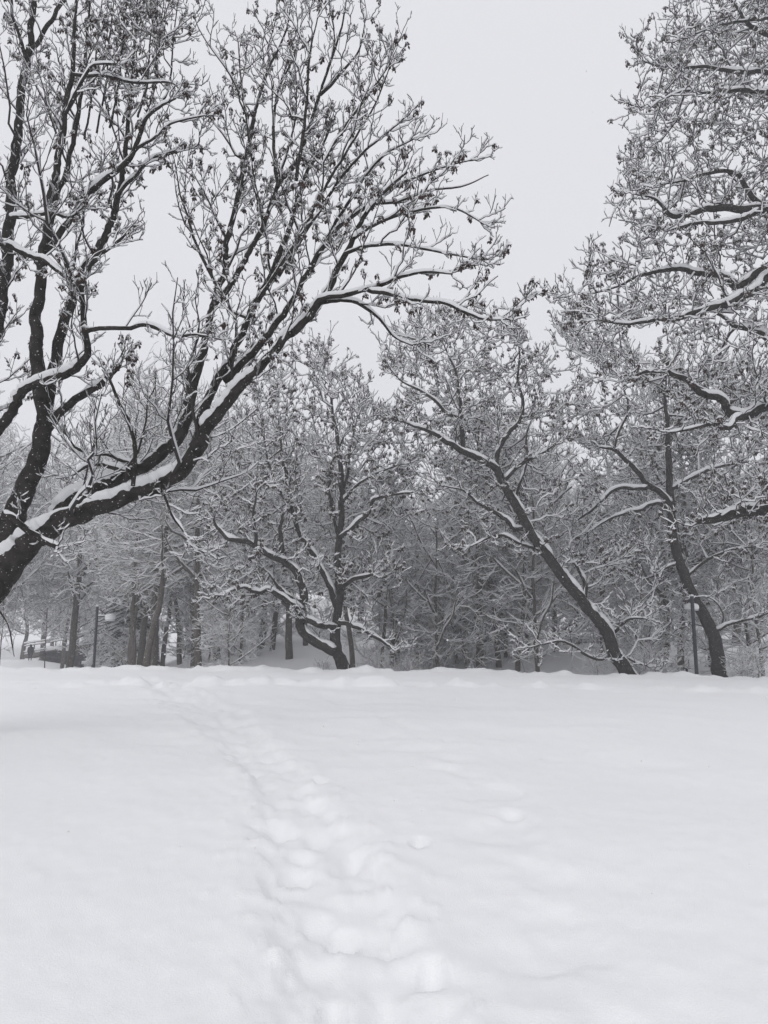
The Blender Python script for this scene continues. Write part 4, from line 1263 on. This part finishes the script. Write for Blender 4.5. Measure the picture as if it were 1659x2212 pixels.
# ------------------------------------------------------------------ footbridge, abutment, notice board, barrier
def rail_run(name, label, cat, a, b, n, heights, r, m, snow=0.07, deck=None):
    a, b = np.asarray(a, float), np.asarray(b, float)
    root = tag(empty(name, a), label, cat)
    for k in range(n):
        p = (b - a) * k / (n - 1)
        q = Buf(); q.box(p + [0, 0, heights[-1] / 2], (.1, .1, heights[-1])); q.build('post', m, root, False)
    for hh in heights:
        q = Buf(); pts = np.array([(b - a) * s + [0, 0, hh] for s in np.linspace(0, 1, 24)])[None]
        q.grid(ring(pts, np.full((1, 24), r), 6), True); ra = q.build('rail', m, root)
        q = Buf(); q.grid(snow_strip(pts, np.full((1, 24), r), .05, snow, 5)); q.build('snow_cover', M['tsnow'], ra, kind='stuff')
    if deck:
        q = Buf(); c = (b - a) / 2
        L = np.linalg.norm((b - a)[:2]); an = math.atan2(b[1] - a[1], b[0] - a[0])
        dirv = (b - a); sd = nrm(np.array([-dirv[1], dirv[0], 0.0]))
        V = []
        for s in (0, 1):
            for off, dz in ((0.1, 0), (0.1, -deck), (2.2, 0), (2.2, -deck)):
                V.append((b - a) * s + sd * off + [0, 0, dz])
        q.raw(V, [(0, 4, 5, 1), (2, 3, 7, 6), (0, 2, 6, 4), (1, 5, 7, 3), (0, 1, 3, 2), (4, 6, 7, 5)]); dk = q.build('deck', M['wood'], root, False)
        q = Buf(); V2 = [np.array(V[i]) + [0, 0, .004] for i in (0, 4, 6, 2)] + [np.array(V[i]) + [0, 0, .16] for i in (0, 4, 6, 2)]
        q.raw(V2, [(4, 5, 6, 7), (0, 1, 5, 4), (2, 3, 7, 6), (1, 2, 6, 5), (3, 0, 4, 7)]); q.build('snow_cover', M['tsnow'], dk, False, 'stuff')
    return root


a, b_ = at(50, 1414, 92), at(238, 1384, 90)
rail_run('footbridge', 'snow-topped wooden footbridge rising to the right behind the walker', 'bridge', a, b_, 9, (0.25, 0.95, 1.25), 0.055, M['wood'], 0.09, 0.45)
a, b_ = at(1195, 1392, 56), at(1300, 1388, 58)
rail_run('barrier', 'low grey barrier with snow along its top behind the leaning trunk', 'barrier', a - [0, 0, .35], b_ - [0, 0, .35], 4, (0.42, 0.6), 0.09, M['concrete'], 0.1)

# dark stone abutment under the bridge: irregular blocks
def stone_wall():
    c = at(84, 1424, 88)
    root = tag(empty('stone_abutment', (c[0], c[1], -1.9)), 'dark stone bank beneath the footbridge right of the walker', 'stone wall')
    for row in range(6):
        for k in range(5):
            x = k * 0.95 + (row % 2) * .4 + row * .12
            z = row * 0.5
            if z > 2.45 - 0.10 * k:
                continue
            bb = Buf()
            V = np.array([[sx, sy, sz] for sx in (-1, 1) for sy in (-1, 1) for sz in (-1, 1)], float) * [.49, .4, .27]
            V = V * (1 + 0.10 * rng.normal(size=V.shape)) + [x, 0.12 * row + rng.normal(0, .06), z]
            bb.raw(V, [(0, 1, 3, 2), (4, 6, 7, 5), (0, 4, 5, 1), (2, 3, 7, 6), (0, 2, 6, 4), (1, 5, 7, 3)])
            bb.build('stone', M['stone'], root, False)
    q = Buf()
    pts = np.array([[[.2 + .4 * k, 0.7, 2.45 - 0.1 * k * .4] for k in range(12)]])
    q.grid(snow_strip(pts, np.full((1, 12), .35), .3, .12, 7)); q.build('snow_cover', M['tsnow'], root, kind='stuff')


stone_wall()


def notice(x, y, d):
    p = at(x, y, d); z0 = g(p[0], d)
    root = tag(empty('notice_board', (p[0], d, z0)), 'small tilted notice board on a post left of the near left lamp', 'notice board')
    h = p[2] - z0
    b = Buf(); b.box((0.16, 0, h / 2), (.09, .09, h)); b.build('post', M['steel'], root, False)
    b = Buf(); V = []
    for sx, sz in ((-.42, -.42), (.18, -.42), (.42, .42), (-.12, .42)):
        for dy in (-.03, .03):
            V.append((sx, dy - .06 + .1 * (sz > 0), h + sz + .1))
    b.raw(V, [(0, 2, 4, 6), (1, 7, 5, 3), (0, 1, 3, 2), (2, 3, 5, 4), (4, 5, 7, 6), (6, 7, 1, 0)]); b.build('board', M['board'], root, False)
    b = Buf(); b.grid(snow_strip(np.array([[[-.14 + .06 * k, 0.02, h + .53] for k in range(10)]]), np.full((1, 10), .04), .05, .05, 5)); b.build('snow_cover', M['tsnow'], root, kind='stuff')


notice(194.5, 1428, 60)


def black_stand(x, y, d):
    p = at(x, y, d); z0 = g(p[0], d)
    root = tag(empty('black_stand', (p[0], d, z0)), 'low black stand with two curved arms in the snow by the nearest lamp', 'stand')
    h = p[2] - z0
    b = Buf(); b.box((0, 0, h), (.36, .25, .12)); b.build('tray', M['steel'], root, False)
    b = Buf(); b.box((0, 0, h / 2 - .03), (.1, .1, h - .06)); b.build('post', M['steel'], root, False)
    for s in (-1, 1):
        P = np.array([[[s * .12, 0, h + .05], [s * .15, 0, h + .2], [s * .11, 0, h + .32], [s * .17, 0, h + .42]]])
        b = Buf(); b.grid(ring(P, np.full((1, 4), .02), 6), True); b.build('arm', M['steel'], root)


black_stand(1483, 1442, 43)

# ------------------------------------------------------------------ buildings far behind the wood
def house(label, x, d, w_, h_, roof, wallm, z0, ridge_along=True):
    p = at(x, 1300, d)
    root = tag(empty('house', (p[0], d, z0)), label, 'house')
    b = Buf(); dp = 8.0
    b.raw([(-w_ / 2, 0, 0), (w_ / 2, 0, 0), (w_ / 2, dp, 0), (-w_ / 2, dp, 0), (-w_ / 2, 0, h_), (w_ / 2, 0, h_), (w_ / 2, dp, h_), (-w_ / 2, dp, h_), (0, 0, h_ + roof), (0, dp, h_ + roof)],
          [(0, 1, 5, 4), (1, 2, 6, 5), (2, 3, 7, 6), (3, 0, 4, 7), (4, 5, 8, 8), (6, 7, 9, 9)])
    b.build('wall', wallm, root, False)
    for s in (-1, 1):
        b = Buf(); e = w_ / 2 + .4; ez = h_ - .4 * roof / (w_ / 2)
        V = [(0, -.4, h_ + roof + .02), (s * e, -.4, ez + .02), (s * e, dp + .4, ez + .02), (0, dp + .4, h_ + roof + .02)]
        V += [(x_, y_, z_ + .12) for x_, y_, z_ in V]
        b.raw(V, [(0, 1, 2, 3), (4, 7, 6, 5), (0, 4, 5, 1), (1, 5, 6, 2), (2, 6, 7, 3)]); rf = b.build('roof', M['darkwall'], root, False)
        q = Buf(); V2 = [(x_, y_, z_ + .125) for x_, y_, z_ in V[:4]] + [(x_, y_, z_ + .45) for x_, y_, z_ in V[:4]]
        q.raw(V2, [(4, 7, 6, 5), (0, 4, 5, 1), (1, 5, 6, 2), (2, 6, 7, 3), (3, 7, 4, 0)]); q.build('snow_cover', M['tsnow'], rf, False, 'stuff')
    nx = max(2, int(w_ / 2.6))
    for i in range(nx):
        for j in range(max(1, int(h_ / 2.9))):
            cx, cz = -w_ / 2 + w_ * (i + .5) / nx, 1.6 + j * 2.9
            f = Buf()
            for c_, s_ in (((cx, -.03, cz + .72), (1.2, .1, .1)), ((cx, -.03, cz - .72), (1.2, .1, .1)), ((cx - .55, -.03, cz), (.1, .1, 1.34)), ((cx + .55, -.03, cz), (.1, .1, 1.34))):
                f.box(c_, s_)
            wi = f.build('window', M['trim'], root, False)
            f = Buf(); f.box((cx, -.01, cz), (1.0, .04, 1.34)); f.build('pane', M['glass'], wi, False)


house('dark gabled house with snowy roof showing faintly through the middle gap', 922, 108, 7.0, 7.8, 2.6, M['darkwall'], 6.3)
house('red brick house glimpsed through twigs right of the leaning trunk', 1290, 92, 12.0, 6.2, 2.6, M['brick'], 4.4)


def spire(x, ytip, d):
    p = at(x, ytip, d); z0 = 7.0; H = p[2] - z0
    root = tag(empty('church_tower', (p[0], d, z0)), 'thin church spire with a diamond finial, faint in the middle gap', 'church tower')
    b = Buf(); b.box((0, 0, 7), (3.4, 3.4, 14)); b.build('wall', M['concrete'], root, False)
    b = Buf(); b.lathe([(2.6, 14.0), (2.5, 14.2), (.9, 17), (.12, H - 4.5), (.07, H - .9)], (0, 0, 0), 8); b.build('spire', M['copper'], root, False)
    b = Buf(); b.lathe([(0, H - 1.2), (.55, H - .55), (0, H + .1)], (0, 0, 0), 4); b.build('finial', M['copper'], root, False)


spire(962, 1012, 135)

# ------------------------------------------------------------------ the walker
def person(x, yfeet, d):
    p = at(x, yfeet, d)
    z0 = float(gz(np.array([p[0]]), np.array([d]))[0])
    root = tag(empty('person', (p[0], d, z0), 0.5), 'person in a hooded charcoal coat and dark trousers walking away on the snowy mound', 'person')
    J = dict(pelvis=(0, 0, .92), waist=(0, .01, 1.1), chest=(0, .03, 1.35), neck=(0, .05, 1.5), head=(0, .07, 1.6), crown=(0, .07, 1.72),
             shl=(-.19, .03, 1.42), ell=(-.27, -.06, 1.15), wrl=(-.25, .06, .92), hal=(-.24, .09, .82), shr=(.19, .03, 1.42), elr=(.27, -.02, 1.14), wrr=(.27, .12, .92), har=(.26, .15, .83),
             hil=(-.1, 0, .88), knl=(-.11, .16, .5), anl=(-.11, .1, .1), tol=(-.12, .24, .04), hir=(.1, 0, .88), knr=(.1, 0, .48), anr=(.1, -.22, .14), tor=(.1, -.1, .03))
    Rj = dict(pelvis=.15, waist=.14, chest=.16, neck=.07, head=.095, crown=.07, shl=.08, ell=.06, wrl=.045, hal=.04, shr=.08, elr=.06, wrr=.045, har=.04, hil=.1, knl=.07, anl=.05, tol=.045, hir=.1, knr=.07, anr=.05, tor=.045)
    E_ = [('pelvis', 'waist'), ('waist', 'chest'), ('chest', 'neck'), ('neck', 'head'), ('head', 'crown'), ('chest', 'shl'), ('shl', 'ell'), ('ell', 'wrl'), ('wrl', 'hal'), ('chest', 'shr'), ('shr', 'elr'),
          ('elr', 'wrr'), ('wrr', 'har'), ('pelvis', 'hil'), ('hil', 'knl'), ('knl', 'anl'), ('anl', 'tol'), ('pelvis', 'hir'), ('hir', 'knr'), ('knr', 'anr'), ('anr', 'tor')]
    ks = list(J)
    me = bpy.data.meshes.new('body')
    me.from_pydata([J[k] for k in ks], [(ks.index(a), ks.index(b)) for a, b in E_], [])
    o = bpy.data.objects.new('body', me); C.objects.link(o); o.parent = root
    md = o.modifiers.new('skin', 'SKIN')
    sv = me.skin_vertices[0].data
    for i, k in enumerate(ks):
        sv[i].radius = (Rj[k], Rj[k])
        sv[i].use_root = (k == 'pelvis')
    sub = o.modifiers.new('sub', 'SUBSURF'); sub.levels = sub.render_levels = 1
    me.materials.append(M['trousers'])
    md.use_smooth_shade = True
    b = Buf()                                           # knee-length coat
    prof = [(.27, .17, .62), (.26, .17, .85), (.215, .15, 1.1), (.245, .16, 1.3), (.225, .14, 1.42), (.11, .1, 1.5)]
    a = np.linspace(0, 2 * math.pi, 16, endpoint=False)
    G = np.array([[(rx * math.cos(t), .02 + ry * math.sin(t), zz) for t in a] for rx, ry, zz in prof])
    b.grid(G[None], True)
    for s, E1 in ((-1, ('shl', 'ell', 'wrl')), (1, ('shr', 'elr', 'wrr'))):
        P = np.array([[J[k] for k in E1]]); b.grid(ring(P, np.array([[.1, .085, .07]]), 8), True)
    b.build('coat', M['coat'], root)
    b = Buf(); prof = [(.11, 1.47), (.13, 1.54), (.135, 1.63), (.11, 1.72), (.05, 1.77), (0, 1.775)]
    b.lathe(prof, (0, .05, 0), 14); b.build('hood', M['coat'], root)


person(64.8, 1423, 86)

# ------------------------------------------------------------------ seeds and bits of bark blown onto the lawn
def litter(n):
    y = rng.uniform(3.2, 15, n) ** 1.0; x = rng.uniform(-.5, .5, n) * y
    kb, ks = Buf(), Buf()
    s_ = rng.uniform(.006, .013, n); a = rng.uniform(0, 6.28, n)
    z = gz(x, y) + .004
    d = np.stack([np.cos(a), np.sin(a), 0 * a], -1) * s_[:, None]; sd = np.stack([-np.sin(a), np.cos(a), 0 * a], -1) * (s_ * .35)[:, None]
    c = np.stack([x, y, z], -1); upv = np.array([0, 0, 1.0]) * (s_ * .3)[:, None]
    V = np.stack([c - d, c + sd, c + d, c - sd, c + upv], 1)
    base = np.arange(n)[:, None] * 5
    kb.raw(V, np.concatenate([base + np.array([[i, (i + 1) % 4, 4, 4]]) for i in range(4)]))
    tag(kb.build('fallen_seeds', M['key'], None, False), 'few tiny dark seeds and bark bits lying on the snow', 'seeds', kind='stuff')


litter(12)

# ------------------------------------------------------------------ snowflakes in the air
def flakes(n):
    y = rng.uniform(1.5, 34, n) ** 1.0
    x = rng.uniform(-.62, .62, n) * y
    z = EYE + rng.uniform(-.35, .95, n) * y
    m = z > gz(x, y, False) + 0.1
    P = np.stack([x, y, z], -1)[m]
    r = rng.uniform(.0012, .0030, len(P))[:, None]
    o = np.array([(1, 0, 0), (0, 1, 0), (-1, 0, 0), (0, -1, 0), (0, 0, 1), (0, 0, -1)], float)
    V = P[:, None] + r[..., None] * o * rng.uniform(.6, 1.3, (len(P), 6, 1))
    base = np.arange(len(P))[:, None] * 6
    Q = np.concatenate([base + np.array([[i, (i + 1) % 4, 4, 4]]) for i in range(4)] + [base + np.array([[(i + 1) % 4, i, 5, 5]]) for i in range(4)])
    b = Buf(); b.raw(V, Q)
    ob = b.build('falling_snow', M['tsnow'])
    tag(ob, 'loose snowflakes drifting down through the air', 'snowfall', kind='stuff')


flakes(3600)

# ------------------------------------------------------------------ the snowy air
def haze(density):
    b = Buf(); b.box((0, 70, 23.5), (400, 380, 53))
    o = b.build('haze', bpy.data.materials.new('snowy_air'), None, False)
    m = o.data.materials[0]; m.use_nodes = True
    t = m.node_tree
    for n in list(t.nodes):
        if n.type != 'OUTPUT_MATERIAL':
            t.nodes.remove(n)
    v = t.nodes.new('ShaderNodeVolumePrincipled')
    v.inputs['Color'].default_value = (0.95, 0.96, 1, 1)
    v.inputs['Density'].default_value = density
    v.inputs['Anisotropy'].default_value = 0.2
    t.links.new(v.outputs[0], [n for n in t.nodes if n.type == 'OUTPUT_MATERIAL'][0].inputs['Volume'])
    tag(o, 'thin snowy haze hanging in the winter air', 'haze', kind='stuff')


haze(0.0021)
